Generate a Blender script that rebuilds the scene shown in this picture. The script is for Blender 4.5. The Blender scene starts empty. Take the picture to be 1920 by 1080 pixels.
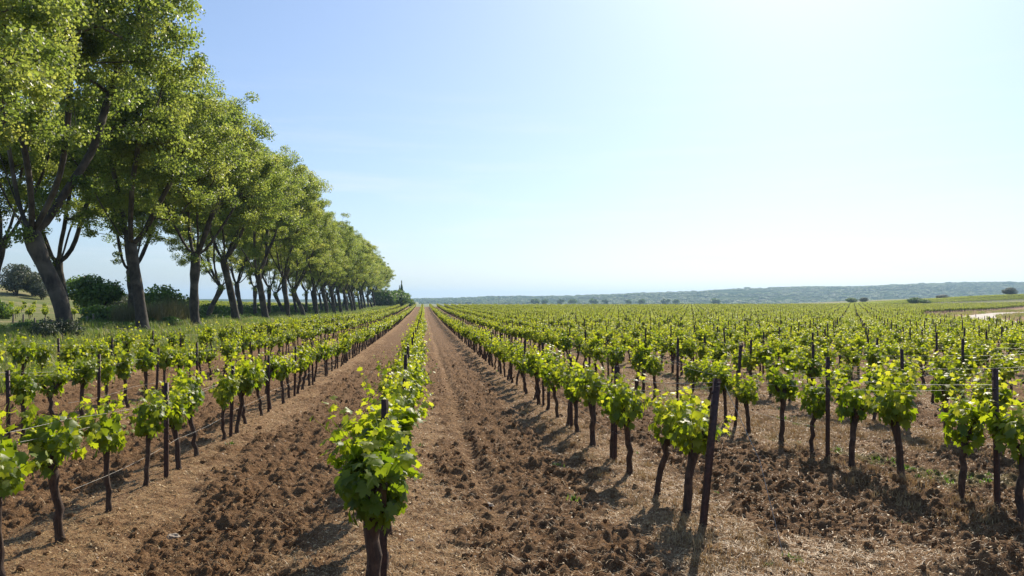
import bpy, math, random
import numpy as np
from mathutils import Vector, Matrix

R = math.radians
scene = bpy.context.scene
col = scene.collection

# ------------------------------------------------------------------ camera
CAM_YAW, CAM_PITCH, CAM_H = 6.53, 0.87, 1.80
cam_d = bpy.data.cameras.new("camera")
cam_d.sensor_width = 36.0
cam_d.lens = 36.0 * 1450 / 1920
cam_d.clip_start, cam_d.clip_end = 0.1, 20000
cam = bpy.data.objects.new("camera", cam_d)
cam.location = (0, 0, CAM_H)
cam.rotation_euler = (R(90 + CAM_PITCH), 0, R(-CAM_YAW))
col.objects.link(cam)
scene.camera = cam

# ------------------------------------------------------------------ sky + sun
SUN_AZ, SUN_EL = 28.0, 37.0          # azimuth clockwise from +Y
world = bpy.data.worlds.new("World")
scene.world = world
world.use_nodes = True
nt = world.node_tree
nt.nodes.clear()
sky = nt.nodes.new("ShaderNodeTexSky")
sky.sky_type = 'NISHITA'
sky.sun_disc = False
sky.sun_elevation = R(SUN_EL)
sky.sun_rotation = R(SUN_AZ)
sky.altitude = 50
sky.air_density = 1.0
sky.dust_density = 1.0
sky.ozone_density = 1.6
bg = nt.nodes.new("ShaderNodeBackground")
bg.inputs[1].default_value = 0.106
wo = nt.nodes.new("ShaderNodeOutputWorld")
# faint thin cirrus low over the horizon
tc = nt.nodes.new("ShaderNodeTexCoord")
mp = nt.nodes.new("ShaderNodeMapping")
mp.inputs["Scale"].default_value = (2.0, 2.0, 26.0)
nz = nt.nodes.new("ShaderNodeTexNoise")
nz.inputs["Scale"].default_value = 1.6
nz.inputs["Detail"].default_value = 7
nz.inputs["Roughness"].default_value = 0.62
cr = nt.nodes.new("ShaderNodeValToRGB")
cr.color_ramp.elements[0].position = 0.50
cr.color_ramp.elements[1].position = 0.78
sp = nt.nodes.new("ShaderNodeSeparateXYZ")
band = nt.nodes.new("ShaderNodeValToRGB")
e = band.color_ramp.elements
e[0].position = 0.0; e[0].color = (0.2, 0.2, 0.2, 1)
e[1].position = 0.30; e[1].color = (0.0, 0.0, 0.0, 1)
e2 = e.new(0.06); e2.color = (1, 1, 1, 1)
mu = nt.nodes.new("ShaderNodeMath"); mu.operation = 'MULTIPLY'
mu2 = nt.nodes.new("ShaderNodeMath"); mu2.operation = 'MULTIPLY'; mu2.inputs[1].default_value = 0.55
mx = nt.nodes.new("ShaderNodeMixRGB"); mx.inputs[2].default_value = (6.3, 6.4, 6.7, 1)
nt.links.new(tc.outputs["Generated"], mp.inputs[0])
nt.links.new(mp.outputs[0], nz.inputs["Vector"])
nt.links.new(nz.outputs[0], cr.inputs[0])
nt.links.new(tc.outputs["Generated"], sp.inputs[0])
nt.links.new(sp.outputs[2], band.inputs[0])
nt.links.new(cr.outputs[0], mu.inputs[0])
nt.links.new(band.outputs[0], mu.inputs[1])
nt.links.new(mu.outputs[0], mu2.inputs[0])
nt.links.new(mu2.outputs[0], mx.inputs[0])
gam = nt.nodes.new("ShaderNodeGamma"); gam.inputs[1].default_value = 0.75
tin = nt.nodes.new("ShaderNodeMixRGB"); tin.blend_type = 'MULTIPLY'; tin.inputs[0].default_value = 1.0
tin.inputs[2].default_value = (1.0, 1.165, 1.42, 1)
nt.links.new(sky.outputs[0], gam.inputs[0]); nt.links.new(gam.outputs[0], tin.inputs[1])
nt.links.new(tin.outputs[0], mx.inputs[1])
nt.links.new(mx.outputs[0], bg.inputs[0])
nt.links.new(bg.outputs[0], wo.inputs[0])

sun_d = bpy.data.lights.new("sun", 'SUN')
sun_d.energy = 4.6
sun_d.angle = R(0.55)
sun_d.color = (1.0, 0.90, 0.74)
sun = bpy.data.objects.new("sun", sun_d)
sdir = Vector((math.sin(R(SUN_AZ)) * math.cos(R(SUN_EL)), math.cos(R(SUN_AZ)) * math.cos(R(SUN_EL)), math.sin(R(SUN_EL))))
sun.rotation_euler = sdir.to_track_quat('Z', 'Y').to_euler()
sun.location = (0, 0, 60)
col.objects.link(sun)

scene.view_settings.view_transform = 'Standard'
scene.view_settings.look = 'None'
scene.view_settings.exposure = 0.6
scene.view_settings.gamma = 1.0
scene.render.engine = 'CYCLES'
cy = scene.cycles
cy.max_bounces = 7
cy.diffuse_bounces = 3
cy.glossy_bounces = 2
cy.transmission_bounces = 4
cy.transparent_max_bounces = 6
cy.volume_bounces = 0
cy.caustics_reflective = False
cy.caustics_refractive = False
cy.use_denoising = True
try:
    cy.denoiser = 'OPENIMAGEDENOISE'
except Exception:
    pass

# ------------------------------------------------------------------ numpy noise
def hsh(ix, iy, s):
    h = (ix.astype(np.int64) * 374761393 + iy.astype(np.int64) * 668265263 + s * 2147483647) & 0xFFFFFFFF
    h = ((h ^ (h >> 13)) * 1274126177) & 0xFFFFFFFF
    h = ((h ^ (h >> 16)) * 2246822519) & 0xFFFFFFFF
    h = h ^ (h >> 15)
    return (h & 0xFFFFFF) / float(0xFFFFFF)

def vnoise(x, y, s=0):
    ix, iy = np.floor(x), np.floor(y)
    fx, fy = x - ix, y - iy
    fx = fx * fx * fx * (fx * (fx * 6 - 15) + 10); fy = fy * fy * fy * (fy * (fy * 6 - 15) + 10)
    a, b = hsh(ix, iy, s), hsh(ix + 1, iy, s)
    c, d = hsh(ix, iy + 1, s), hsh(ix + 1, iy + 1, s)
    return (a + (b - a) * fx) * (1 - fy) + (c + (d - c) * fx) * fy

def fbm(x, y, octs=4, s=0):
    t, amp, n = 0.0, 1.0, 0.0
    for k in range(octs):
        t = t + amp * vnoise(x + 17.3 * k, y - 9.1 * k, s + k)
        n += amp; amp *= 0.5; x = x * 2.03; y = y * 2.03
    return t / n                                           # 0..1

def lumps(x, y, cell, s, fill=0.8):
    """rounded clods: height field of random half-buried balls, in units of cell"""
    X, Y = x / cell, y / cell
    ix, iy = np.floor(X), np.floor(Y)
    out = np.zeros_like(X)
    for dx in (-1, 0, 1):
        for dy in (-1, 0, 1):
            cx, cy_ = ix + dx, iy + dy
            px = cx + hsh(cx, cy_, s); py = cy_ + hsh(cx, cy_, s + 1)
            r = (0.22 + 0.5 * hsh(cx, cy_, s + 2) ** 2) * (hsh(cx, cy_, s + 3) < fill)
            st = 0.7 + 0.6 * hsh(cx, cy_, s + 4)
            d2 = ((X - px) * st) ** 2 + ((Y - py) / st) ** 2
            q = np.clip(1 - d2 / np.maximum(r * r, 1e-6), 0, 1)
            out = np.maximum(out, np.sqrt(q) * r)
    return out

def sstep(a, b, x):
    t = np.clip((x - a) / (b - a), 0, 1)
    return t * t * (3 - 2 * t)

# ------------------------------------------------------------------ terrain
_pk = [(-60, .3), (0, 0), (24, -.46), (39, -.62), (83, -.92), (146, -1.0), (220, -.85), (268, -.74), (300, -.9),
       (420, -2.6), (700, -5), (1500, -7), (9000, -10)]
_yy = np.linspace(-60, 9000, 9061)
_pp = np.interp(_yy, [p[0] for p in _pk], [p[1] for p in _pk])
_ker = np.ones(13) / 13
_pp = np.convolve(np.pad(_pp, 6, mode='edge'), _ker, 'valid')
ROW0, ROWS = -0.27, 2.48

def base_z(x, y):
    x = np.asarray(x, float); y = np.asarray(y, float)
    z = np.interp(y, _yy, _pp)
    z = z - np.interp(0.0, _yy, _pp)
    # bank under the plane trees
    vz = np.interp(y, [-60, 0, 52, 75, 130, 260, 400, 9000], [.35, .2, .14, -.15, -.85, -.6, -2, -10])
    z = z + .22 * sstep(-3.6, -7.6, x) * sstep(110, 50, y)
    bank = sstep(-9.2, -13.0, x)
    z = z * (1 - bank) + vz * bank
    # land rising beyond the ditch on the left
    d1 = np.clip(-x - 21, 0, None)
    ditch = np.exp(-((x + 25.5) / 2.6) ** 2) * sstep(20, 40, y) * sstep(400, 300, y)
    z = z - 0.5 * ditch
    z = z + 2.9 * sstep(0, 110, d1) * sstep(560, 250, y) * sstep(-10, 30, y)
    z = z + 5.0 * np.exp(-(((x + 88) / 30) ** 2 + ((y - 140) / 38) ** 2))
    # terrace rising on the right
    z = z + 6.0 * sstep(165, 330, x - 0.12 * (y - 330)) * sstep(225, 330, y) * sstep(900, 450, y)
    # gentle undulation
    z = z + (fbm(x / 60, y / 60, 2, 5) - .5) * .25 * sstep(60, 140, np.hypot(x, y))
    return z

def row_d(x):
    m = (x - ROW0) / ROWS
    return np.abs(m - np.round(m)) * ROWS

def right_edge(y):
    return np.interp(y, [0, 46, 49, 90, 133, 186, 300], [400, 60, 43, 62, 91, 150, 262])

def masks(x, y):
    """plough, green grass, pale track, leaf-litter darkening (real soil types)"""
    m = np.floor((x - ROW0) / ROWS)
    d = row_d(x)
    n = fbm(x * .9, y * .55, 4, 11); n2 = fbm(x * 3.1, y * 2.3, 3, 21)
    inv = (x > -8.6) & (x < right_edge(np.clip(y, 0, 300))) & (y < 276)
    tan_row = ((m >= 2) & (np.mod(m, 2) == 0))
    w0 = .42 + .38 * (n - .5) * 2 + np.interp(y, [3, 12, 30], [.16, .02, -.10])
    pl = sstep(w0 - .22, w0 + .26, d + (n2 - .5) * .9)
    pl = pl * np.where(tan_row, .18 + .25 * (n > .62), 1.0)
    # dragged turning place in front of the right rows
    turn = sstep(9.6, 8.2, y + (n - .5) * 3) * sstep(2.9, 3.5, x + (n2 - .5) * .6)
    pl = np.maximum(pl, turn * .9)
    head = sstep(6.3, 5.4, y + (n2 - .5) * 1.1) * sstep(1.6, 2.2, x) * sstep(4.2, 3.4, x)
    pl = pl * (1 - .85 * head)
    pl = pl * inv
    # wheel track just right of the middle row
    tr = np.exp(-((x - .62 - .05 * np.sin(y * .35)) / .13) ** 2) + .7 * np.exp(-((x - 1.72) / .12) ** 2)
    tr = tr * sstep(4, 8, y) * inv * .9
    g = sstep(-8.3, -9.4, x + (n - .5) * 1.2)
    g = np.maximum(g, np.where(inv & tan_row, sstep(.60, .75, fbm(x * 1.3, y * .8, 3, 41)) * .55, 0))
    return pl, g, tr, head

def relief(x, y, pl, g, tr):
    near = sstep(60, 22, np.hypot(x, y))
    a = lumps(x, y, .34, 3, .55) * .34
    b = lumps(x + 3, y + 7, .17, 13, .75) * .17
    c = lumps(x, y, .085, 23, .85) * .085
    d = lumps(x, y, .045, 33, .9) * .045
    big = (fbm(x * 1.4, y * 1.1, 3, 51) - .5)
    till = .016 * np.sin(x * 22.4 + 1.6 * fbm(x * .5, y * .3, 2, 66) * 3) * sstep(60, 15, y)
    till = till + .02 * tr * np.sin(y * 30 + x * 12)
    clod = .13 * a + .36 * b + .75 * c + .9 * d
    h = pl * (clod * (1 - .75 * tr) + .11 * big + till) + (1 - pl) * (.22 * b + .35 * c * (n_mask(x, y)) + .4 * d + .035 * big)
    dd = row_d(x)
    ridge = .055 * np.exp(-(dd / .42) ** 2) * (x > -8.6)
    h = h * near + ridge - .045 * tr
    # hollow dug at the near right
    h = h - .16 * np.exp(-(((x - 3.55) / .55) ** 2 + ((y - 4.75) / .22) ** 2)) + .10 * np.exp(-(((x - 4.1) / .4) ** 2 + ((y - 5.1) / .3) ** 2))
    return h

def n_mask(x, y):
    return sstep(.45, .7, fbm(x * 1.7, y * 1.7, 2, 61))

def gz(x, y):
    x = np.atleast_1d(np.asarray(x, float)); y = np.atleast_1d(np.asarray(y, float))
    pl, g, tr, _ = masks(x, y)
    return base_z(x, y) + relief(x, y, pl, g, tr)

def gz1(x, y):
    return float(gz(x, y)[0])

# ------------------------------------------------------------------ helpers
def tag(o, label=None, cat=None, group=None, kind=None):
    if label: o['label'] = label
    if cat: o['category'] = cat
    if group: o['group'] = group
    if kind: o['kind'] = kind
    return o

def mesh_np(name, V, F, mats=(), attrs=None, smooth=False):
    """V (n,3); F list of int arrays (each (m,k), all faces of k corners)"""
    me = bpy.data.meshes.new(name)
    V = np.asarray(V, np.float32)
    if not isinstance(F, list): F = [F]
    F = [np.asarray(f, np.int32) for f in F if len(f)]
    loops = np.concatenate([f.ravel() for f in F])
    counts = np.concatenate([np.full(len(f), f.shape[1], np.int32) for f in F])
    starts = np.concatenate([[0], np.cumsum(counts)[:-1]]).astype(np.int32)
    me.vertices.add(len(V)); me.vertices.foreach_set("co", V.ravel())
    me.loops.add(len(loops)); me.loops.foreach_set("vertex_index", loops)
    me.polygons.add(len(counts)); me.polygons.foreach_set("loop_start", starts)
    me.update(calc_edges=True)
    me.validate()
    if smooth:
        me.polygons.foreach_set("use_smooth", np.ones(len(me.polygons), bool))
    for k, (typ, arr) in (attrs or {}).items():
        a = me.attributes.new(k, typ, 'POINT')
        a.data.foreach_set("color" if 'COLOR' in typ else ("vector" if typ == 'FLOAT_VECTOR' else "value"), np.asarray(arr, np.float32).ravel())
    for m in mats: me.materials.append(m)
    return me

def link(name, me, parent=None, loc=None):
    o = bpy.data.objects.new(name, me)
    col.objects.link(o)
    if parent: o.parent = parent
    if loc is not None: o.location = loc
    return o

class Geo:
    def __init__(s): s.V = []; s.T = []; s.Q = []; s.A = []; s.n = 0
    def add(s, V, T=None, Q=None, a=0.0):
        V = np.asarray(V, float).reshape(-1, 3)
        s.V.append(V)
        s.A.append(np.full(len(V), a) if np.isscalar(a) else np.asarray(a))
        if T is not None and len(T): s.T.append(np.asarray(T) + s.n)
        if Q is not None and len(Q): s.Q.append(np.asarray(Q) + s.n)
        s.n += len(V)
    def tube(s, P, rad, sides=8, a=0.0, rough=0.0, rng=None, cap=True):
        P = np.asarray(P, float); n = len(P)
        rad = np.broadcast_to(rad, (n,)).astype(float)
        T = np.gradient(P, axis=0); T /= np.linalg.norm(T, axis=1)[:, None] + 1e-9
        ref = np.array([1., 0, 0]) if abs(T[0][0]) < .8 else np.array([0, 1., 0])
        ang = np.linspace(0, 2 * np.pi, sides, endpoint=False)
        rings = []
        for i in range(n):
            u = np.cross(T[i], ref); u /= np.linalg.norm(u) + 1e-9
            v = np.cross(T[i], u); ref = np.cross(u, T[i]) if True else ref
            rr = rad[i] * (1 + (rng.uniform(-rough, rough, sides) if rough and rng is not None else 0))
            rings.append(P[i] + (np.cos(ang) * rr)[:, None] * u + (np.sin(ang) * rr)[:, None] * v)
        V = np.concatenate(rings)
        k = np.arange(sides); k2 = (k + 1) % sides
        Q = np.concatenate([np.stack([i * sides + k, i * sides + k2, (i + 1) * sides + k2, (i + 1) * sides + k], 1) for i in range(n - 1)])
        Tt = []
        if cap:
            V = np.concatenate([V, P[-1:] + T[-1:] * rad[-1] * .5])
            c = n * sides
            Tt = np.stack([(n - 1) * sides + k, (n - 1) * sides + k2, np.full(sides, c)], 1)
        s.add(V, Tt, Q, a)
    def box(s, lo, hi, a=0.0):
        x0, y0, z0 = lo; x1, y1, z1 = hi
        V = [(x0, y0, z0), (x1, y0, z0), (x1, y1, z0), (x0, y1, z0), (x0, y0, z1), (x1, y0, z1), (x1, y1, z1), (x0, y1, z1)]
        Q = [(0, 3, 2, 1), (4, 5, 6, 7), (0, 1, 5, 4), (1, 2, 6, 5), (2, 3, 7, 6), (3, 0, 4, 7)]
        s.add(V, None, Q, a)
    def mesh(s, name, mats, smooth=False):
        F = []
        if s.T: F.append(np.concatenate(s.T))
        if s.Q: F.append(np.concatenate(s.Q))
        return mesh_np(name, np.concatenate(s.V), F, mats, {'tint': ('FLOAT', np.concatenate(s.A))}, smooth)

def mat(name):
    m = bpy.data.materials.new(name); m.use_nodes = True
    n = m.node_tree.nodes; n.clear()
    return m, m.node_tree, n

def N(nt_, typ, **kw):
    n = nt_.nodes.new(typ)
    for k, v in kw.items():
        if k.startswith('_'): setattr(n, k[1:], v)
        else: n.inputs[k.replace('__', ' ')].default_value = v
    return n

def ramp(nt_, fac, stops):
    r = nt_.nodes.new("ShaderNodeValToRGB"); e = r.color_ramp.elements
    e[0].position, e[0].color = stops[0][0], (*stops[0][1], 1)
    e[1].position, e[1].color = stops[1][0], (*stops[1][1], 1)
    for p, c in stops[2:]:
        q = e.new(p); q.color = (*c, 1)
    nt_.links.new(fac, r.inputs[0])
    return r.outputs[0]

def mixc(nt_, fac, a, b, mode='MIX'):
    m = nt_.nodes.new("ShaderNodeMixRGB"); m.blend_type = mode
    for i, v in ((0, fac), (1, a), (2, b)):
        if hasattr(v, 'links') or isinstance(v, bpy.types.NodeSocket): nt_.links.new(v, m.inputs[i])
        elif i == 0: m.inputs[0].default_value = v
        else: m.inputs[i].default_value = (*v, 1)
    return m.outputs[0]

def mth(nt_, op, a, b=0.0, clamp=False):
    m = nt_.nodes.new("ShaderNodeMath"); m.operation = op; m.use_clamp = clamp
    for i, v in ((0, a), (1, b)):
        if isinstance(v, bpy.types.NodeSocket): nt_.links.new(v, m.inputs[i])
        else: m.inputs[i].default_value = v
    return m.outputs[0]

def leaf_mat(name, stops, tstops, rough=.42, trans=.45, obj_var=.25, spec=.5):
    m, t, n = mat(name)
    at = N(t, "ShaderNodeAttribute", _attribute_name="tint")
    oi = n.new("ShaderNodeObjectInfo")
    f = mth(t, 'ADD', at.outputs["Fac"], mth(t, 'MULTIPLY', mth(t, 'SUBTRACT', oi.outputs["Random"], .5), obj_var), True)
    c1 = ramp(t, f, stops); c2 = ramp(t, f, tstops)
    p = N(t, "ShaderNodeBsdfPrincipled", Roughness=rough)
    p.inputs["Specular IOR Level"].default_value = spec
    t.links.new(c1, p.inputs["Base Color"])
    tr = n.new("ShaderNodeBsdfTranslucent"); t.links.new(c2, tr.inputs[0])
    mx_ = n.new("ShaderNodeMixShader"); mx_.inputs[0].default_value = trans
    t.links.new(p.outputs[0], mx_.inputs[1]); t.links.new(tr.outputs[0], mx_.inputs[2])
    o = n.new("ShaderNodeOutputMaterial"); t.links.new(mx_.outputs[0], o.inputs[0])
    return m

def bark_mat(name, c1, c2, c3, scale=20, stretch=.25, bump=.02, rough=.9):
    m, t, n = mat(name)
    tc_ = n.new("ShaderNodeTexCoord")
    mp_ = N(t, "ShaderNodeMapping"); mp_.inputs["Scale"].default_value = (1, 1, stretch)
    t.links.new(tc_.outputs["Object"], mp_.inputs[0])
    nz_ = N(t, "ShaderNodeTexNoise", Scale=scale, Detail=6, Roughness=.65)
    t.links.new(mp_.outputs[0], nz_.inputs["Vector"])
    nb = N(t, "ShaderNodeTexNoise", Scale=scale * .22, Detail=3)
    t.links.new(tc_.outputs["Object"], nb.inputs["Vector"])
    c = ramp(t, nz_.outputs[0], [(.3, c1), (.62, c2)])
    c = mixc(t, ramp(t, nb.outputs[0], [(.5, (0, 0, 0)), (.68, (1, 1, 1))]), c, c3)
    p = N(t, "ShaderNodeBsdfPrincipled", Roughness=rough); t.links.new(c, p.inputs["Base Color"])
    b = N(t, "ShaderNodeBump", Strength=.9, Distance=bump); t.links.new(nz_.outputs[0], b.inputs["Height"])
    t.links.new(b.outputs[0], p.inputs["Normal"])
    o = n.new("ShaderNodeOutputMaterial"); t.links.new(p.outputs[0], o.inputs[0])
    return m

# ------------------------------------------------------------------ materials
M_vine = leaf_mat("vine_leaf",
    [(0, (.055, .100, .014)), (.45, (.115, .175, .020)), (.8, (.20, .26, .032)), (1, (.30, .32, .06))],
    [(0, (.19, .31, .010)), (.45, (.42, .52, .014)), (.8, (.64, .68, .025)), (1, (.74, .73, .05))], rough=.46, trans=.52, spec=.4)
M_plane = leaf_mat("plane_tree_leaf",
    [(0, (.054, .092, .024)), (.5, (.122, .175, .048)), (1, (.23, .27, .085))],
    [(0, (.21, .31, .04)), (.5, (.43, .53, .08)), (1, (.62, .65, .12))], rough=.44, trans=.52, obj_var=.22, spec=.5)
M_bush = leaf_mat("bush_leaf",
    [(0, (.035, .075, .015)), (.5, (.075, .135, .028)), (1, (.13, .20, .045))],
    [(0, (.09, .20, .015)), (.5, (.19, .34, .03)), (1, (.34, .46, .05))], trans=.35, rough=.5)
M_olive = leaf_mat("grey_green_leaf",
    [(0, (.045, .06, .035)), (.5, (.075, .095, .055)), (1, (.14, .15, .10))],
    [(0, (.06, .09, .03)), (.5, (.10, .14, .05)), (1, (.2, .22, .1))], trans=.25, rough=.6)
M_grass = leaf_mat("grass_blade",
    [(0, (.035, .07, .014)), (.45, (.085, .13, .028)), (.75, (.17, .18, .055)), (1, (.36, .29, .14))],
    [(0, (.12, .25, .02)), (.5, (.25, .40, .04)), (.8, (.42, .45, .10)), (1, (.55, .45, .2))], trans=.4, rough=.5)
M_straw = leaf_mat("dry_straw",
    [(0, (.12, .06, .025)), (.4, (.30, .19, .085)), (1, (.56, .40, .20))],
    [(0, (.1, .05, .02)), (.4, (.34, .21, .08)), (1, (.55, .38, .17))], trans=.2, rough=.55, spec=.35)
M_reed = leaf_mat("dry_reed",
    [(0, (.04, .07, .018)), (.5, (.10, .11, .04)), (1, (.22, .18, .08))],
    [(0, (.08, .10, .02)), (.5, (.18, .16, .06)), (1, (.3, .24, .1))], trans=.3, rough=.6)
M_vbark = bark_mat("vine_bark", (.022, .013, .009), (.085, .050, .032), (.13, .082, .055), 45, .18, .012)
M_tbark = bark_mat("plane_bark", (.025, .021, .017), (.085, .070, .054), (.15, .128, .098), 6, .45, .04)
M_twig = bark_mat("twig_bark", (.03, .025, .018), (.08, .06, .045), (.10, .08, .06), 12, .5, .01)

def rust_mat():
    m, t, n = mat("rusted_steel")
    tc_ = n.new("ShaderNodeTexCoord")
    nz_ = N(t, "ShaderNodeTexNoise", Scale=38, Detail=5, Roughness=.6); t.links.new(tc_.outputs["Object"], nz_.inputs["Vector"])
    c = ramp(t, nz_.outputs[0], [(.3, (.022, .012, .010)), (.7, (.085, .038, .026))])
    p = N(t, "ShaderNodeBsdfPrincipled", Roughness=.6, Metallic=.25); t.links.new(c, p.inputs["Base Color"])
    b = N(t, "ShaderNodeBump", Strength=.5, Distance=.003); t.links.new(nz_.outputs[0], b.inputs["Height"]); t.links.new(b.outputs[0], p.inputs["Normal"])
    o = n.new("ShaderNodeOutputMaterial"); t.links.new(p.outputs[0], o.inputs[0])
    return m
M_rust = rust_mat()

def plain_mat(name, c, rough=.7, metal=0.0):
    m, t, n = mat(name)
    tc_ = n.new("ShaderNodeTexCoord")
    nz_ = N(t, "ShaderNodeTexNoise", Scale=14, Detail=4); t.links.new(tc_.outputs["Object"], nz_.inputs["Vector"])
    cc = ramp(t, nz_.outputs[0], [(.3, tuple(v * .65 for v in c)), (.7, tuple(min(1, v * 1.3) for v in c))])
    p = N(t, "ShaderNodeBsdfPrincipled", Roughness=rough, Metallic=metal); t.links.new(cc, p.inputs["Base Color"])
    o = n.new("ShaderNodeOutputMaterial"); t.links.new(p.outputs[0], o.inputs[0])
    return m
M_wire = plain_mat("galvanised_wire", (.30, .29, .27), .5, .6)
M_stone = plain_mat("pebble", (.34, .27, .20), .85)
M_tube = plain_mat("grey_wood", (.22, .18, .14), .9)

def soil_mat():
    m, t, n = mat("vineyard_soil")
    at = N(t, "ShaderNodeAttribute", _attribute_name="mask")
    s = n.new("ShaderNodeSeparateColor"); t.links.new(at.outputs["Color"], s.inputs[0])
    gx = n.new("ShaderNodeNewGeometry")
    pos = gx.outputs["Position"]
    def nz_(sc, det=5, ro=.6, sx=(1, 1, 1)):
        mp_ = N(t, "ShaderNodeMapping"); mp_.inputs["Scale"].default_value = sx
        t.links.new(pos, mp_.inputs[0])
        q = N(t, "ShaderNodeTexNoise", Scale=sc, Detail=det, Roughness=ro); t.links.new(mp_.outputs[0], q.inputs["Vector"])
        return q.outputs[0]
    fine = nz_(34, 4, .75, (1, 1.5, 1)); spk = nz_(75, 2, .6); patch = nz_(2.6, 5, .65); mid = nz_(9, 5, .65); big = nz_(.8, 4)
    brown = ramp(t, mid, [(.30, (.088, .045, .020)), (.5, (.175, .094, .042)), (.70, (.30, .175, .085))])
    brown = mixc(t, ramp(t, fine, [(.34, (.75,) * 3), (.46, (0, 0, 0))]), brown, (.035, .016, .009))
    brown = mixc(t, ramp(t, fine, [(.56, (0, 0, 0)), (.68, (.75,) * 3)]), brown, (.42, .26, .13))
    brown = mixc(t, ramp(t, spk, [(.66, (0, 0, 0)), (.72, (.8,) * 3)]), brown, (.62, .45, .27))
    tan = ramp(t, mid, [(.30, (.15, .078, .036)), (.48, (.29, .170, .082)), (.70, (.46, .30, .150))])
    tan = mixc(t, ramp(t, fine, [(.36, (.85,) * 3), (.50, (0, 0, 0))]), tan, (.10, .050, .025))
    tan = mixc(t, ramp(t, spk, [(.60, (0, 0, 0)), (.68, (.85,) * 3)]), tan, (.74, .56, .34))
    tan = mixc(t, ramp(t, patch, [(.52, (0, 0, 0)), (.66, (.7,) * 3)]), tan, (.17, .085, .040))
    grass = ramp(t, nz_(6, 5, .7), [(.3, (.06, .085, .022)), (.5, (.12, .15, .04)), (.72, (.27, .24, .10))])
    field = ramp(t, nz_(.05, 5, .6, (1, 3, 1)), [(.35, (.10, .14, .035)), (.5, (.17, .19, .06)), (.62, (.27, .24, .11))])
    c = mixc(t, s.outputs[0], tan, brown)
    c = mixc(t, mth(t, 'MULTIPLY', s.outputs[1], ramp(t, mid, [(.3, (.5,) * 3), (.6, (1,) * 3)])), c, grass)
    c = mixc(t, s.outputs[2], c, field)
    c = mixc(t, ramp(t, big, [(.35, (0, 0, 0)), (.7, (.22, .22, .22))]), c, (.24, .15, .09))
    p = N(t, "ShaderNodeBsdfPrincipled", Roughness=.95); t.links.new(c, p.inputs["Base Color"])
    p.inputs["Specular IOR Level"].default_value = .15
    hb = mth(t, 'ADD', mth(t, 'MULTIPLY', fine, .8), mid)
    b = N(t, "ShaderNodeBump", Strength=1.0, Distance=.05); t.links.new(hb, b.inputs["Height"])
    t.links.new(b.outputs[0], p.inputs["Normal"])
    o = n.new("ShaderNodeOutputMaterial"); t.links.new(p.outputs[0], o.inputs[0])
    return m
M_soil = soil_mat()

# ------------------------------------------------------------------ ground sheet
def geo_line(start, step, growth, end, maxstep=1e9):
    out = [start]; s = step
    while out[-1] < end:
        out.append(out[-1] + s); s = min(s * growth, maxstep)
    return np.array(out)
def dense(a, b, st): return np.arange(a, b, st)
xl = -geo_line(5.0, .03, 1.02, 9.5)[1:]
xl2 = -geo_line(9.6, .15, 1.01, 30)[0:]
xl3 = -geo_line(30.5, .8, 1.025, 9000)[0:]
xr = geo_line(6.5, .022, 1.03, 40, .5)
xr2 = geo_line(40.6, .9, 1.012, 400)
xr3 = geo_line(xr2[-1] + 20, 20, 1.1, 9000)
gxs = np.unique(np.concatenate([xl, xl2, xl3, dense(-4.985, 6.48, .019), xr, xr2, xr3]))
gys = np.unique(np.concatenate([-geo_line(.5, .5, 1.4, 3000), dense(-.4, 3, .12), dense(3, 9, .019), geo_line(9, .02, 1.006, 45),
                                geo_line(45.3, .3, 1.012, 320), geo_line(325, 6, 1.05, 9000)]))
GX, GY = np.meshgrid(gxs, gys)
fx_, fy_ = GX.ravel(), GY.ravel()
pl_, g_, tr_, hd_ = masks(fx_, fy_)
gz_ = base_z(fx_, fy_) + relief(fx_, fy_, pl_, g_, tr_)
fld = np.clip(sstep(-22, -30, fx_) + sstep(268, 278, fy_) + sstep(4, 14, fx_ - right_edge(np.clip(fy_, 0, 300))) * (fy_ > 170), 0, 1)
maskc = np.stack([np.clip(pl_ * (1 - .68 * np.clip(tr_, 0, 1)), 0, 1), g_, fld, np.ones_like(g_)], 1)
nx_, ny_ = len(gxs), len(gys)
ii = (np.arange(ny_ - 1)[:, None] * nx_ + np.arange(nx_ - 1)[None]).ravel()
gme = mesh_np("ground", np.stack([fx_, fy_, gz_], 1), np.stack([ii, ii + 1, ii + nx_ + 1, ii + nx_], 1), [M_soil],
              {'mask': ('FLOAT_COLOR', maskc)}, True)
tag(link("ground", gme), kind='structure')
print("ground verts", nx_ * ny_)

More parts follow.
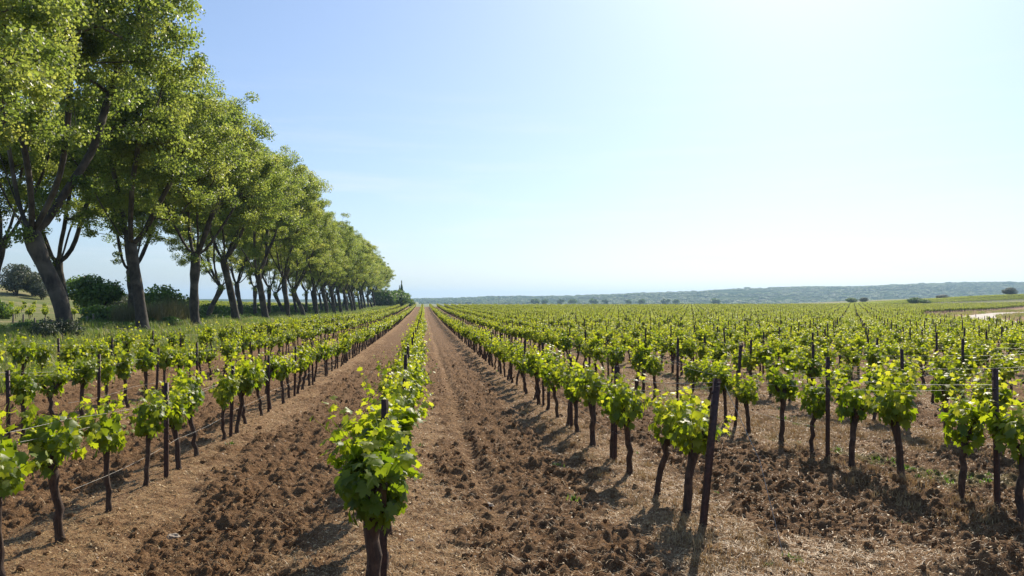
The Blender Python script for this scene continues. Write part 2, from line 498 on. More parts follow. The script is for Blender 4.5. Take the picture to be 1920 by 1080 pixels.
# pale dirt track far right
def track_mat():
    m, t, n = mat("pale_track")
    gx = n.new("ShaderNodeNewGeometry")
    q = N(t, "ShaderNodeTexNoise", Scale=1.2, Detail=5); t.links.new(gx.outputs["Position"], q.inputs["Vector"])
    c = ramp(t, q.outputs[0], [(.3, (.42, .36, .29)), (.7, (.60, .54, .46))])
    p = N(t, "ShaderNodeBsdfPrincipled", Roughness=.95); t.links.new(c, p.inputs["Base Color"])
    o = n.new("ShaderNodeOutputMaterial"); t.links.new(p.outputs[0], o.inputs[0])
    return m
M_track = track_mat()
def ribbon(name, pts, w, m, lift=.06):
    P = np.array(pts, float); tt = np.linspace(0, len(P) - 1, 90)
    X = np.interp(tt, range(len(P)), P[:, 0]); Y = np.interp(tt, range(len(P)), P[:, 1])
    X = np.convolve(np.pad(X, 6, mode='edge'), np.ones(13) / 13, 'valid'); Y = np.convolve(np.pad(Y, 6, mode='edge'), np.ones(13) / 13, 'valid')
    T = np.stack([np.gradient(X), np.gradient(Y)], 1); T /= np.linalg.norm(T, axis=1)[:, None]
    Nn = np.stack([-T[:, 1], T[:, 0]], 1)
    us = np.linspace(-1, 1, 7)
    V = []
    for u in us:
        ww = w * (.5 + .08 * np.sin(tt * 2.1 + u))
        xx = X + Nn[:, 0] * u * ww; yy = Y + Nn[:, 1] * u * ww
        V.append(np.stack([xx, yy, gz(xx, yy) + lift], 1))
    V = np.concatenate(V); k = len(tt)
    Q = np.concatenate([np.stack([i * k + np.arange(k - 1), (i + 1) * k + np.arange(k - 1), (i + 1) * k + np.arange(1, k), i * k + np.arange(1, k)], 1) for i in range(6)])
    return link(name, mesh_np(name, V, Q, [m], None, True))
tag(ribbon("dirt_track", [(47, 50), (58, 68), (68, 84), (77, 98), (84, 110), (100, 128), (122, 148), (165, 172), (250, 215)], 4.0, M_track), kind='structure')

# ------------------------------------------------------------------ hills
def hill_mat():
    m, t, n = mat("wooded_hillside")
    gx = n.new("ShaderNodeNewGeometry")
    q = N(t, "ShaderNodeTexNoise", Scale=.012, Detail=7, Roughness=.62); t.links.new(gx.outputs["Position"], q.inputs["Vector"])
    q2 = N(t, "ShaderNodeTexNoise", Scale=.0035, Detail=3, Roughness=.5); t.links.new(gx.outputs["Position"], q2.inputs["Vector"])
    c = ramp(t, q.outputs[0], [(.35, (.028, .05, .016)), (.55, (.055, .085, .025)), (.68, (.13, .15, .05))])
    c = mixc(t, ramp(t, q2.outputs[0], [(.58, (0, 0, 0)), (.66, (.5, .5, .5))]), c, (.14, .16, .06))
    p = N(t, "ShaderNodeBsdfPrincipled", Roughness=1); t.links.new(c, p.inputs["Base Color"])
    p.inputs["Specular IOR Level"].default_value = 0
    o = n.new("ShaderNodeOutputMaterial"); t.links.new(p.outputs[0], o.inputs[0])
    return m
M_hill = hill_mat()
_cx = [400, 800, 850, 900, 1000, 1100, 1200, 1300, 1400, 1500, 1600, 1700, 1800, 1920, 2100, 2400]
_cy = [562, 561.5, 560, 558.5, 557.5, 555, 550, 547, 542, 540, 539, 534, 532, 532, 533, 540]
def hill_h(az, d):                      # az = tan angle in camera frame
    px = 960 + 1450 * az
    crest = 1.8 + (562 - np.interp(px, _cx, _cy)) / 1450 * 2500
    t = sstep(1450, 2500, d)
    h = -9 + (crest + 9) * t * np.interp(d, [0, 2500, 3200, 4500], [1, 1, .9, .5])
    x = az * d
    h = h + t * ((fbm(x / 260, d / 260, 4, 71) - .5) * 9)
    return h
th = R(CAM_YAW)
azs = np.linspace(-.55, 1.1, 420); ds = geo_line(1150, 14, 1.008, 4400)
AZ, DD = np.meshgrid(azs, ds)
hx = (AZ * math.cos(th) + math.sin(th)) * DD; hy = (math.cos(th) - AZ * math.sin(th)) * DD
HZ = hill_h(AZ, DD)
ii = (np.arange(len(ds) - 1)[:, None] * len(azs) + np.arange(len(azs) - 1)[None]).ravel()
hme = mesh_np("hills", np.stack([hx.ravel(), hy.ravel(), HZ.ravel()], 1), np.stack([ii, ii + 1, ii + len(azs) + 1, ii + len(azs)], 1), [M_hill], None, True)
tag(link("hills", hme), kind='structure')

# ------------------------------------------------------------------ instancing (stuff only)
def scatter(name, P, rot, scl, variants, label, cat=None, idx_rng=None):
    P = np.asarray(P, float)
    c = bpy.data.collections.new(name + "_source")
    for i, me in enumerate(variants):
        c.objects.link(bpy.data.objects.new("%s_source_%02d" % (name, i), me))
    me = bpy.data.meshes.new(name)
    me.vertices.add(len(P)); me.vertices.foreach_set("co", P.astype(np.float32).ravel())
    a = me.attributes.new("rot", 'FLOAT_VECTOR', 'POINT'); a.data.foreach_set("vector", np.asarray(rot, np.float32).ravel())
    a = me.attributes.new("scl", 'FLOAT_VECTOR', 'POINT')
    s3 = np.asarray(scl, np.float32)
    if s3.ndim == 1: s3 = np.repeat(s3[:, None], 3, 1)
    a.data.foreach_set("vector", s3.ravel())
    a = me.attributes.new("pick", 'INT', 'POINT')
    rr = np.random.default_rng(len(P))
    a.data.foreach_set("value", rr.integers(0, len(variants), len(P)).astype(np.int32))
    o = link(name, me)
    ng = bpy.data.node_groups.new(name + "_nodes", 'GeometryNodeTree')
    ng.interface.new_socket("Geometry", in_out='INPUT', socket_type='NodeSocketGeometry')
    ng.interface.new_socket("Geometry", in_out='OUTPUT', socket_type='NodeSocketGeometry')
    gi = ng.nodes.new("NodeGroupInput"); go = ng.nodes.new("NodeGroupOutput")
    ci = ng.nodes.new("GeometryNodeCollectionInfo"); ci.inputs[0].default_value = c
    ci.inputs["Separate Children"].default_value = True; ci.inputs["Reset Children"].default_value = True
    ip = ng.nodes.new("GeometryNodeInstanceOnPoints"); ip.inputs["Pick Instance"].default_value = True
    def attr(nm, ty):
        q = ng.nodes.new("GeometryNodeInputNamedAttribute"); q.data_type = ty; q.inputs[0].default_value = nm
        return [s for s in q.outputs if s.enabled and s.name == "Attribute"][0]
    L = ng.links.new
    L(gi.outputs[0], ip.inputs["Points"]); L(ci.outputs[0], ip.inputs["Instance"])
    L(attr("pick", 'INT'), ip.inputs["Instance Index"])
    er = ng.nodes.new("FunctionNodeEulerToRotation"); L(attr("rot", 'FLOAT_VECTOR'), er.inputs[0]); L(er.outputs[0], ip.inputs["Rotation"])
    L(attr("scl", 'FLOAT_VECTOR'), ip.inputs["Scale"])
    L(ip.outputs[0], go.inputs[0])
    md = o.modifiers.new("scatter", 'NODES'); md.node_group = ng
    tag(o, label, cat, kind='stuff')
    return o

# ------------------------------------------------------------------ leaves
_half = [(0, 1.0), (10, .80), (17, .84), (27, .60), (36, .66), (46, .93), (56, .80), (64, .82), (76, .58), (88, .62), (102, .80), (118, .70), (135, .66), (155, .55), (172, .22)]
def leaf_outline(pts):
    a = [p for p in pts] + [(-x, r) for x, r in reversed(pts) if x not in (0,)]
    ang = np.radians([p[0] for p in a]); r = np.array([p[1] for p in a])
    return np.stack([r * np.cos(ang), r * np.sin(ang)], 1)
LEAF_HI = leaf_outline(_half)
LEAF_MD = leaf_outline([(0, 1.0), (25, .6), (48, .9), (75, .58), (105, .78), (160, .45)])
LEAF_LO = np.array([(1, 0), (.35, .75), (-.5, .65), (-.5, -.65), (.35, -.75)], float)

LEAF_T = np.array([(1, 0), (.05, .8), (-.7, .1), (.05, -.8)], float)

def add_leaves(g, C, D, Nn, S, tint, outline, rng):
    """C centres (n,3), D midrib dir, Nn normal, S size (radius)"""
    n = len(C)
    D = D / (np.linalg.norm(D, axis=1)[:, None] + 1e-9)
    Nn = Nn - (Nn * D).sum(1)[:, None] * D
    Nn /= np.linalg.norm(Nn, axis=1)[:, None] + 1e-9
    B = np.cross(Nn, D)
    o = outline; m = len(o)
    cup = rng.uniform(-.05, .38, n); fold = rng.uniform(-.35, .15, n); wav = rng.uniform(0, 6.28, n)
    u = o[:, 0][None, :]; v = o[:, 1][None, :]
    r2 = u * u + v * v
    zz = -cup[:, None] * r2 - fold[:, None] * np.abs(v) + .10 * np.sin(3 * np.arctan2(v, u) + wav[:, None]) * r2
    V = C[:, None, :] + S[:, None, None] * (u[..., None] * D[:, None] + v[..., None] * B[:, None] + zz[..., None] * Nn[:, None])
    ctr = C[:, None, :] + (S * .03)[:, None, None] * Nn[:, None]
    V = np.concatenate([ctr, V], 1)                      # n, m+1, 3
    k = np.arange(m); tri = np.stack([np.zeros(m, int), 1 + k, 1 + (k + 1) % m], 1)
    T = (tri[None] + (np.arange(n) * (m + 1))[:, None, None]).reshape(-1, 3)
    g.add(V.reshape(-1, 3), T, None, np.repeat(tint, m + 1))

def vine_meshes(seed, lod, hero=False):
    rng = np.random.default_rng(seed)
    h = rng.uniform(.50, .60) + (.10 if hero else 0); lean = rng.normal(0, .055, 2)
    tg = Geo()
    k = 9 if lod == 0 else 5
    t = np.linspace(0, 1, k)
    wob = rng.normal(0, .010, (k, 2)); wob[0] = 0
    P = np.stack([lean[0] * t ** 1.3 + wob[:, 0], lean[1] * t ** 1.3 + wob[:, 1], -.05 + (h + .05) * t], 1)
    r0 = rng.uniform(.027, .036) * (1.38 if hero else 1)
    rad = r0 * np.interp(t, [0, .08, .22, .8, 1], [1.55, 1.35, 1.0, 1.0, 1.35])
    tg.tube(P, rad, 10 if lod == 0 else 5, rough=.16 if lod == 0 else .1, rng=rng)
    head = P[-1]
    arms = []
    na = rng.integers(2, 5)
    for i in range(na):
        a = rng.uniform(0, 6.28); L = rng.uniform(.10, .24)
        # arms mostly spread along the row (y) 
        d = np.array([math.cos(a) * .55, math.sin(a), rng.uniform(.5, 1.1)]); d /= np.linalg.norm(d)
        q = np.linspace(0, 1, 4)[:, None]
        A = head + d * L * q + np.array([0, 0, .03]) * q ** 2 + rng.normal(0, .006, (4, 3)) * (q > 0)
        tg.tube(A, r0 * np.array([.95, .8, .7, .62]), 7 if lod == 0 else 4, rough=.15, rng=rng)
        arms.append(A[-1]); arms.append(A[2])
    fg = Geo()
    ns = int(rng.integers(15, 21)) if not hero else 24
    C, D, Nn, S, Ti = [], [], [], [], []
    mid = head + np.array([0, 0, .16])
    for i in range(ns):
        st = arms[rng.integers(len(arms))] + rng.normal(0, .015, 3)
        a = rng.uniform(0, 6.28); up = rng.uniform(-.15 if not hero else .1, 1.35)
        d = np.array([math.cos(a) * .85, math.sin(a), up]); d /= np.linalg.norm(d)
        L = rng.uniform(.18, .44) * (1.2 if up > .7 else .85) * (.86 if hero else 1)
        q = np.linspace(0, 1, 7)
        droop = rng.uniform(-.05, .25)
        path = st + d * L * q[:, None] + np.array([0, 0, 1.]) * (.10 * q - droop * q ** 2 * L)[:, None] + rng.normal(0, .006, (7, 3))
        if lod == 0:
            fg.tube(path, np.linspace(.0042, .0018, 7), 4, a=.75, cap=False)
        nl = 10 if lod < 2 else 6
        for j in range(nl):
            f = (j + .6) / nl
            p = np.array([np.interp(f, q, path[:, c_]) for c_ in range(3)])
            sd = rng.normal(0, 1, 3); sd[2] *= .5; sd /= np.linalg.norm(sd)
            out = p - mid; out /= np.linalg.norm(out) + 1e-6
            pet = sd * .5 + out * .6 + np.array([0, 0, .15]); pet /= np.linalg.norm(pet)
            size = (.058 * (1 - .62 * f ** 1.8) + .006) * rng.uniform(.75, 1.2)
            c = p + pet * rng.uniform(.03, .075)
            if lod == 0 and rng.random() < .6: fg.tube(np.array([p, c]), [.0014, .001], 3, a=.8, cap=False)
            C.append(c + pet * size * .3)
            D.append(pet * .55 + np.array([0, 0, -.55]) + rng.normal(0, .35, 3))
            Nn.append(out * .9 + np.array([0, 0, .55]) + rng.normal(0, .42, 3))
            S.append(size)
            Ti.append(np.clip(.30 + .58 * f ** 1.4 + rng.normal(0, .13), 0, 1))
    # inner filling leaves
    nf = (75 if lod == 0 else 50) if not hero else 130
    ax = np.array([.20, .24, .20]) if not hero else np.array([.21, .24, .22])
    for i in range(nf):
        u = rng.normal(0, 1, 3); u /= np.linalg.norm(u); rr = rng.uniform(.35, 1) ** .6
        c = mid + u * ax * rr + np.array([0, 0, -.02])
        C.append(c); D.append(u * .4 + np.array([0, 0, -.7]) + rng.normal(0, .4, 3)); Nn.append(u + np.array([0, 0, .4]) + rng.normal(0, .4, 3))
        S.append(rng.uniform(.045, .075)); Ti.append(np.clip(rng.normal(.28, .13), 0, 1))
    # top shoot tips
    S = np.array(S); mult = 1.0 if lod == 0 else 1.12
    add_leaves(fg, np.array(C), np.array(D), np.array(Nn), S * mult, np.array(Ti), LEAF_HI if hero else (LEAF_MD if lod == 0 else LEAF_LO), rng)
    return tg.mesh("vine_trunk", [M_vbark], True), fg.mesh("vine_foliage", [M_vine]), tg, fg

NV = 12
vine_var = [vine_meshes(100 + i, 0)[:2] for i in range(NV)]
vine_far = []
for i in range(8):
    a, b, tg, fg = vine_meshes(300 + i, 1)
    V = np.concatenate(tg.V + fg.V); nt_v = tg.n
    T = np.concatenate(fg.T) + nt_v; T0 = np.concatenate(tg.T); Q0 = np.concatenate(tg.Q)
    me = mesh_np("vine_whole", V, [T0, Q0, T], [M_vbark, M_vine], {'tint': ('FLOAT', np.concatenate(tg.A + fg.A))})
    mi = np.concatenate([np.zeros(len(T0) + len(Q0), np.int32), np.ones(len(T), np.int32)])
    me.polygons.foreach_set("material_index", mi)
    vine_far.append(me)

ORD = ['', 'first', 'second', 'third', 'fourth', 'fifth', 'sixth', 'seventh', 'eighth', 'ninth', 'tenth', 'eleventh', 'twelfth', 'thirteenth',
       'fourteenth', 'fifteenth', 'sixteenth', 'seventeenth', 'eighteenth', 'nineteenth', 'twentieth']
TENS = {2: 'twenty', 3: 'thirty', 4: 'forty', 5: 'fifty', 6: 'sixty', 7: 'seventy', 8: 'eighty', 9: 'ninety'}
TENTH = {3: 'thirtieth', 4: 'fortieth', 5: 'fiftieth', 6: 'sixtieth', 7: 'seventieth', 8: 'eightieth', 9: 'ninetieth'}
def ordn(n):
    if n <= 20: return ORD[n]
    t, u = divmod(n, 10)
    return TENTH[t] if u == 0 else TENS[t] + '-' + ORD[u]
def rowname(k):
    if k == 0: return 'the centre row'
    return 'the %s row %s of centre' % (ordn(abs(k)), 'right' if k > 0 else 'left')

def to_cam(x, y):
    """tan angle right of the axis, depth"""
    d = x * math.sin(th) + y * math.cos(th); r = x * math.cos(th) - y * math.sin(th)
    return r, d

# vine and post positions
first_y = {0: 4.44, 1: 6.47, 2: 5.75, -1: 5.3}
vine_off = {0: .88, 1: .90, 2: .90, -1: .92}
rngv = np.random.default_rng(5)
VP, PP = [], []
def in_view(x, y, pad=.35):
    r, d = to_cam(x, y)
    return d > 1.0 and abs(r) < .664 * d + pad
kmax = int(270 / ROWS)
known = {1: [6.45, 7.21, 8.17, 9.08, 9.98], 2: [5.85, 6.58, 7.46, 8.14, 9.1, 9.87, 10.78], -1: [5.35, 6.24, 7.13, 8.03, 9.06, 9.85, 11.02, 11.71], 0: [4.42, 5.22]}
knownp = {1: [8.9], 2: [6.12, 8.66, 11.39], -1: [8.54], 0: [4.75], 3: [10.91]}
for k in range(-3, 150):
    x = ROW0 + ROWS * k + (.03 if k == 2 else 0) + (.02 if k == -1 else 0)
    if k <= 2 and k > -2: ys = list(known[k])
    else: ys = [max(3.0, abs(x) * 1.15 - 1.5) + rngv.uniform(0, .9)] if k > 0 else [4.0 + rngv.uniform(0, .9)]
    y = ys[-1]
    while y < 268:
        y += .93 + rngv.normal(0, .02)
        ys.append(y)
    for i, y in enumerate(ys):
        if x > float(right_edge(min(max(y, 0), 300))) : continue
        if not in_view(x, y, .45 if y < 30 else 1.0): continue
        if rngv.random() < .03 and i > 8: continue                 # a missing plant
        VP.append((k, x + rngv.normal(0, .02) + (.16 if k == 2 and y < 8 else 0), y))
    # posts
    ps = list(knownp.get(k, [])) or [max(3.2, abs(x) * 1.15 - 1) + (k * 1.37) % 2.7]
    y = ps[-1]
    while y < 267:
        y += 2.74 + rngv.normal(0, .03); ps.append(y)
    for y in ps:
        if x < float(right_edge(min(max(y, 0), 300))) and in_view(x, y, .15): PP.append((k, x + .03 + (.15 if k == 2 and y < 8 else 0), y + .02))
# the terrace vineyard beyond, on the right
for k in range(60, 160):
    x0 = ROW0 + ROWS * k
    for y in np.arange(292, 385, 1.15):
        if x0 > 150 and in_view(x0, y, 1) and not (318 < y < 330): VP.append((999, x0, y))
VP = sorted(VP, key=lambda v: v[1] ** 2 + v[2] ** 2)
PP = sorted(PP, key=lambda v: v[1] ** 2 + v[2] ** 2)
print("vines", len(VP), "posts", len(PP))
n_ind = 300
nearv, farv = VP[:n_ind], VP[n_ind:]

def copy_thing(root, name, loc, rz, sc):
    r = root.copy(); col.objects.link(r); r.location = loc; r.rotation_euler = (0, 0, rz); r.scale = sc
    for ch in root.children:
        c = ch.copy(); col.objects.link(c); c.parent = r
    return r
protos = []
for i in range(NV):
    protos.append(None)
cnt = {}
GZV = gz(np.array([v[1] for v in nearv]), np.array([v[2] for v in nearv]))
hero_me = vine_meshes(777, 0, True)[:2]
hero2_me = vine_meshes(778, 0, True)[:2]
order = sorted(range(len(nearv)), key=lambda i: (nearv[i][0], nearv[i][2]))
rank = {}
for i in order:
    k = nearv[i][0]; cnt[k] = cnt.get(k, 0) + 1; rank[i] = cnt[k]
def new_vine(mt, mf):
    r = bpy.data.objects.new('grapevine', None); col.objects.link(r); r.empty_display_size = .1
    link('trunk', mt, r); link('foliage', mf, r)
    return r
for i, (k, x, y) in enumerate(nearv):
    v = int(rngv.integers(NV)); rz = rngv.uniform(-.5, .5) + (math.pi if rngv.random() < .5 else 0)
    s = rngv.uniform(.90, 1.10); q_ = .9 if k < 0 else 1.0; sc = (s * (.80 if k == 0 else .93) * q_, s * .95 * q_, s * rngv.uniform(.93, 1.06)); loc = (x, y, GZV[i] - .02)
    if k == 0 and rank[i] <= 2:
        r = new_vine(*(hero_me if rank[i] == 1 else hero2_me)); r.location = loc; r.rotation_euler = (0, 0, 0 if rank[i] == 1 else .8); r.scale = (1, 1, 1.02)
    elif protos[v] is None:
        r = protos[v] = new_vine(*vine_var[v]); r.location = loc; r.rotation_euler = (0, 0, rz); r.scale = sc
    else:
        r = copy_thing(protos[v], 'grapevine', loc, rz, sc)
    tag(r, 'leafy grapevine, %s from the near end of %s' % (ordn(rank[i]), rowname(k)), 'grapevine', 'grapevines planted in rows')
fa = np.array([(v[1], v[2]) for v in farv])
fz = gz(fa[:, 0], fa[:, 1])
nf_ = len(fa)
rr_ = np.random.default_rng(8)
scatter("distant_grapevines", np.column_stack([fa, fz - .02]), np.column_stack([np.zeros(nf_), np.zeros(nf_), rr_.uniform(0, 6.28, nf_)]),
        np.column_stack([rr_.uniform(.82, 1.05, nf_), rr_.uniform(.82, 1.05, nf_), rr_.uniform(.82, 1.06, nf_)]), vine_far, 'long rows of green grapevines receding over the plain to the horizon', 'grapevines')

# ------------------------------------------------------------------ posts
def post_mesh(h, w=.042, seed=0):
    rng = np.random.default_rng(seed)
    g = Geo(); t = .005
    # open channel section with folded lips, notches as small lugs on both edges
    prof = [(-w / 2, w * .55), (-w / 2, -t), (w / 2, -t), (w / 2, w * .55), (w / 2 - t, w * .55), (w / 2 - t, 0), (-w / 2 + t, 0), (-w / 2 + t, w * .55)]
    zs = [-.3, 0, h * .5, h]
    V = [(p[0], p[1], z) for z in zs for p in prof]
    n = len(prof); Q = []
    for i in range(len(zs) - 1):
        for j in range(n):
            Q.append((i * n + j, i * n + (j + 1) % n, (i + 1) * n + (j + 1) % n, (i + 1) * n + j))
    top = (len(zs) - 1) * n
    Q += [(top + 0, top + 1, top + 6, top + 7), (top + 1, top + 2, top + 5, top + 6), (top + 2, top + 3, top + 4, top + 5)]
    g.add(V, None, Q)
    z = .45
    while z < h - .04:
        for sx in (-1, 1):
            g.box((sx * (w / 2 + .001) - .004, w * .15, z), (sx * (w / 2 + .001) + .004, w * .4, z + .022))
        z += .1
    return g.mesh("post", [M_rust])
post_var = [post_mesh(hh) for hh in (1.13, 1.19, 1.25)]
end_post = post_mesh(1.18, .052)
n_posts = 300
cntp = {}
ordp = sorted(range(min(n_posts, len(PP))), key=lambda i: (PP[i][0], PP[i][2]))
rankp = {}
for i in ordp:
    k = PP[i][0]; cntp[k] = cntp.get(k, 0) + 1; rankp[i] = cntp[k]
ga = np.array(PP)
pz = gz(ga[:, 1], ga[:, 2])
post_top = {}
for i in range(min(n_posts, len(PP))):
    k, x, y = PP[i]
    o = link('vineyard_post', post_var[int(rngv.integers(3))], None, (x, y, pz[i]))
    o.rotation_euler = (rngv.normal(0, .02), rngv.normal(0, .025), rngv.uniform(-.2, .2))
    if k < 0: o.scale = (1, 1, .84)
    if k == 1: o.scale = (1, 1, .94)
    post_top.setdefault(k, []).append((x, y, pz[i]))
    tag(o, 'slim rusty post, %s from the near end of %s' % (ordn(rankp[i]), rowname(k)), 'post', 'rusty vineyard posts')
# leaning end post of the first right row
ez = gz1(2.23, 5.98)
o = link('end_post', end_post, None, (2.23, 6.0, ez)); o.rotation_euler = (R(-2), R(7.5), R(8))
tag(o, 'thick rusty end post leaning right at the start of the first row right of centre', 'post', 'rusty vineyard posts')
if len(PP) > n_posts:
    fp = ga[n_posts:]; n_ = len(fp)
    scatter("distant_vineyard_posts", np.column_stack([fp[:, 1], fp[:, 2], pz[n_posts:]]), np.column_stack([rr_.normal(0, .02, n_), rr_.normal(0, .02, n_), rr_.uniform(-.2, .2, n_)]),
            np.ones(n_), post_var, 'thin dark posts standing among the far vine rows', 'posts')

# ------------------------------------------------------------------ trellis wires
def wire(name, segs, label, rad=.0017):
    g = Geo()
    for P in segs:
        P = np.array(P, float)
        q = []
        for a, b in zip(P[:-1], P[1:]):
            n = 9; t = np.linspace(0, 1, n)[:, None]
            L = np.linalg.norm(b - a)
            pts = a * (1 - t) + b * t; pts[:, 2] -= (np.sin(np.pi * t[:, 0])) * .012 * L
            q.append(pts[:-1])
        q.append(P[-1:])
        g.tube(np.concatenate(q), rad, 4, cap=False)
    o = link(name, g.mesh(name, [M_wire])); tag(o, label, 'wire', 'trellis wires')
    return o
for k, (sy, ez_) in {-3: (16, 1.0), -2: (9.5, 1.0), -1: (3.8, 1.08), 0: (4.75, 1.0), 1: (5.95, 1.18), 2: (6.12, 1.12), 3: (8.3, 1.1), 4: (11, 1.1), 5: (13.5, 1.1), 6: (16, 1.1)}.items():
    x = ROW0 + ROWS * k
    ys = [sy, sy + 2.6, sy + 5.2] + [sy + 5.2 + 2.74 * j for j in range(1, 14)]
    def gg(y_): return gz1(x, y_)
    hi = [(x + .02, y_, gg(y_) + max(ez_ - .07 * (y_ - sy), .82) + .0) for y_ in ys]
    hi2 = [(x - .03, y_ - (.1 if j else 0), gg(y_) + max(ez_ - .03 - .10 * (y_ - sy), .78)) for j, y_ in enumerate(ys)]
    low = [(x + .03, y_, gg(y_) + .34) for y_ in ys[1:]]
    if k == 2: hi[0] = (4.90, 6.13, hi[0][2]); hi2[0] = (4.88, 6.13, hi2[0][2])
    if k == 1: hi[0] = (2.37, 5.97, ez + 1.15); hi2[0] = (2.36, 5.97, ez + 1.12)
    wire('trellis_wire', [hi, hi2, low], 'thin grey sagging wires strung along %s' % rowname(k))
# loose guy wire hanging near the leaning end post
gp = [(2.40, 5.97, ez + 1.12), (2.52, 5.6, ez + .6), (2.55, 5.25, gz1(2.55, 5.25) - .02)]
g_ = Geo(); g_.tube(np.array(gp), .0025, 4, cap=False)
tag(link('anchor_wire', g_.mesh('anchor_wire', [M_wire])), 'loose anchor wire running from the leaning end post down to the soil', 'wire')

# ------------------------------------------------------------------ plane trees
def plane_tree(seed, lean, ncl=430, per=200, H=15.0, rx=4.6, drop=0.0, leaf=.070):
    rng = np.random.default_rng(seed)
    fork = rng.uniform(3.4, 5.0)
    nodes = []; par = []
    k = 9
    sw = rng.normal(0, .10, 2)
    for i in range(k):
        t = i / (k - 1)
        nodes.append(np.array([lean * (t ** 1.1) + sw[0] * math.sin(t * 5), sw[1] * math.sin(t * 4), -.2 + (fork + .2) * t])); par.append(i - 1)
    top = nodes[-1]; troot = k - 1
    nl = int(rng.integers(5, 8)); a0 = rng.uniform(0, 6.28)
    for j in range(nl):
        a = a0 + j * 6.283 / nl + rng.normal(0, .25)
        d = np.array([math.cos(a) * .55 + .10, math.sin(a) * .55, 1.0]); d /= np.linalg.norm(d)
        p = top.copy(); pi = troot; L = rng.uniform(5.5, 7.5) if j else 8.0
        st = int(L / .6)
        for s_ in range(st):
            d = d + rng.normal(0, .07, 3) + np.array([0, 0, .05]); d /= np.linalg.norm(d)
            if s_ == 0: d0 = d * np.array([1.6, 1.6, .7]); step = d0 / np.linalg.norm(d0)
            else: step = d
            p = p + step * .6
            nodes.append(p.copy()); par.append(pi); pi = len(nodes) - 1
    c0 = np.array([lean * .4 + .9, 0, (H + 4.6) / 2 + .3])
    ax = np.array([rx, 5.3, (H - 4.4) / 2])
    pts = []
    while len(pts) < ncl:
        u = rng.normal(0, 1, 3); u /= np.linalg.norm(u)
        r = rng.uniform(.0, 1) ** .42
        lump = .84 + .26 * math.sin(3 * math.atan2(u[1], u[0]) + seed) * math.cos(2.3 * u[2] + seed * .7) + rng.normal(0, .05)
        p = c0 + u * ax * r * lump
        if u[2] < -.2 and rng.random() < .30: continue
        if p[2] < 9.2 and np.hypot(p[0] - c0[0], p[1]) < 3.0 and rng.random() < .80: continue
        pts.append(p)
    # low epicormic tufts round the fork
    for i in range(12):
        b = nodes[int(rng.integers(k - 1, min(len(nodes), k + 12)))]
        pts.append(b + rng.normal(0, .35, 3))
    pts = np.array(pts)
    NN = np.array(nodes)
    dist = np.linalg.norm(pts[:, None] - NN[None, k - 2:], axis=2).min(1)
    tips = []
    for i in np.argsort(dist):
        p = pts[i]
        arr = np.array(nodes[k - 2:])
        dv = p - arr; dl = np.linalg.norm(dv, axis=1)
        cost = dl * (1.0 + .55 * np.clip(-(dv[:, 2]) / (dl + .01) + .15, 0, 1.2))
        b = int(np.argmin(cost)) + k - 2
        s_ = max(1, int(dl[b - (k - 2)] / .7)); pi = b; q0 = nodes[b]
        for m_ in range(1, s_ + 1):
            f = m_ / s_
            q = q0 * (1 - f) + p * f + np.array([0, 0, .18 * math.sin(math.pi * f)]) + (rng.normal(0, .06, 3) if m_ < s_ else 0)
            nodes.append(q); par.append(pi); pi = len(nodes) - 1
        tips.append(pi)
    n = len(nodes); w = np.zeros(n)
    for tpi in tips:
        j = tpi
        while j >= 0:
            w[j] += 1; j = par[j]
    r = .017 * np.maximum(w, 1) ** .56
    r *= .25 / r[0]
    r = np.maximum(r, .014)
    ch = [[] for _ in range(n)]
    for j, p_ in enumerate(par):
        if p_ >= 0: ch[p_].append(j)
    tg, bgm = Geo(), Geo()
    # trunk
    tz = np.array(nodes[:k]); tr = r[:k] * np.interp(np.arange(k), [0, .8, 2, k - 1], [2.0, 1.3, 1.05, 1.12]) * (1 + rng.normal(0, .07, k))
    tg.tube(np.concatenate([tz, tz[-1:] + [[0, 0, .25]]]), np.append(tr, tr[-1] * .6), 16, rough=.05, rng=rng)
    # branch chains
    stack = [(troot, c) for c in ch[troot]]
    while stack:
        p_, c = stack.pop()
        chain = [p_, c]
        while True:
            kids = ch[chain[-1]]
            if not kids: break
            kids = sorted(kids, key=lambda q: -w[q])
            for q in kids[1:]: stack.append((chain[-1], q))
            chain.append(kids[0])
        P = np.array([nodes[q] for q in chain]); rad = np.array([r[q] for q in chain]); rad[0] = min(rad[0], rad[1] * 1.15)
        if len(P) > 2:
            P[1:-1] = P[1:-1] * .6 + .2 * (P[:-2] + P[2:])
        sd = 9 if rad[1] > .12 else (6 if rad[1] > .05 else 4)
        bgm.tube(P, rad, sd, rough=.05, rng=rng)
    lg = Geo()
    tp = np.array([nodes[q] for q in tips])
    nn = len(tp) * per
    ci = np.repeat(np.arange(len(tp)), per)
    sc_ = np.repeat(rng.uniform(.34, .66, len(tp)), per)
    off = rng.normal(0, 1, (nn, 3)); off /= np.linalg.norm(off, axis=1)[:, None]
    off *= (rng.uniform(0, 1, nn) ** .5 * sc_)[:, None] * np.array([1.15, 1.15, .8])
    C = tp[ci] + off
    outw = C - c0; outw /= np.linalg.norm(outw, axis=1)[:, None] + 1e-6
    D = rng.normal(0, 1, (nn, 3)) + np.array([0, 0, -.5])
    Nn = outw * .35 + np.array([0, 0, .55]) + rng.normal(0, .55, (nn, 3))
    S = rng.uniform(.6, 1.15, nn) * leaf
    tint = np.clip(np.repeat(rng.normal(.50, .20, len(tp)), per) + rng.normal(0, .14, nn), 0, 1)
    add_leaves(lg, C, D, Nn, S, tint, LEAF_T, rng)
    return tg.mesh("trunk", [M_tbark], True), bgm.mesh("branches", [M_tbark], True), lg.mesh("crown", [M_plane])

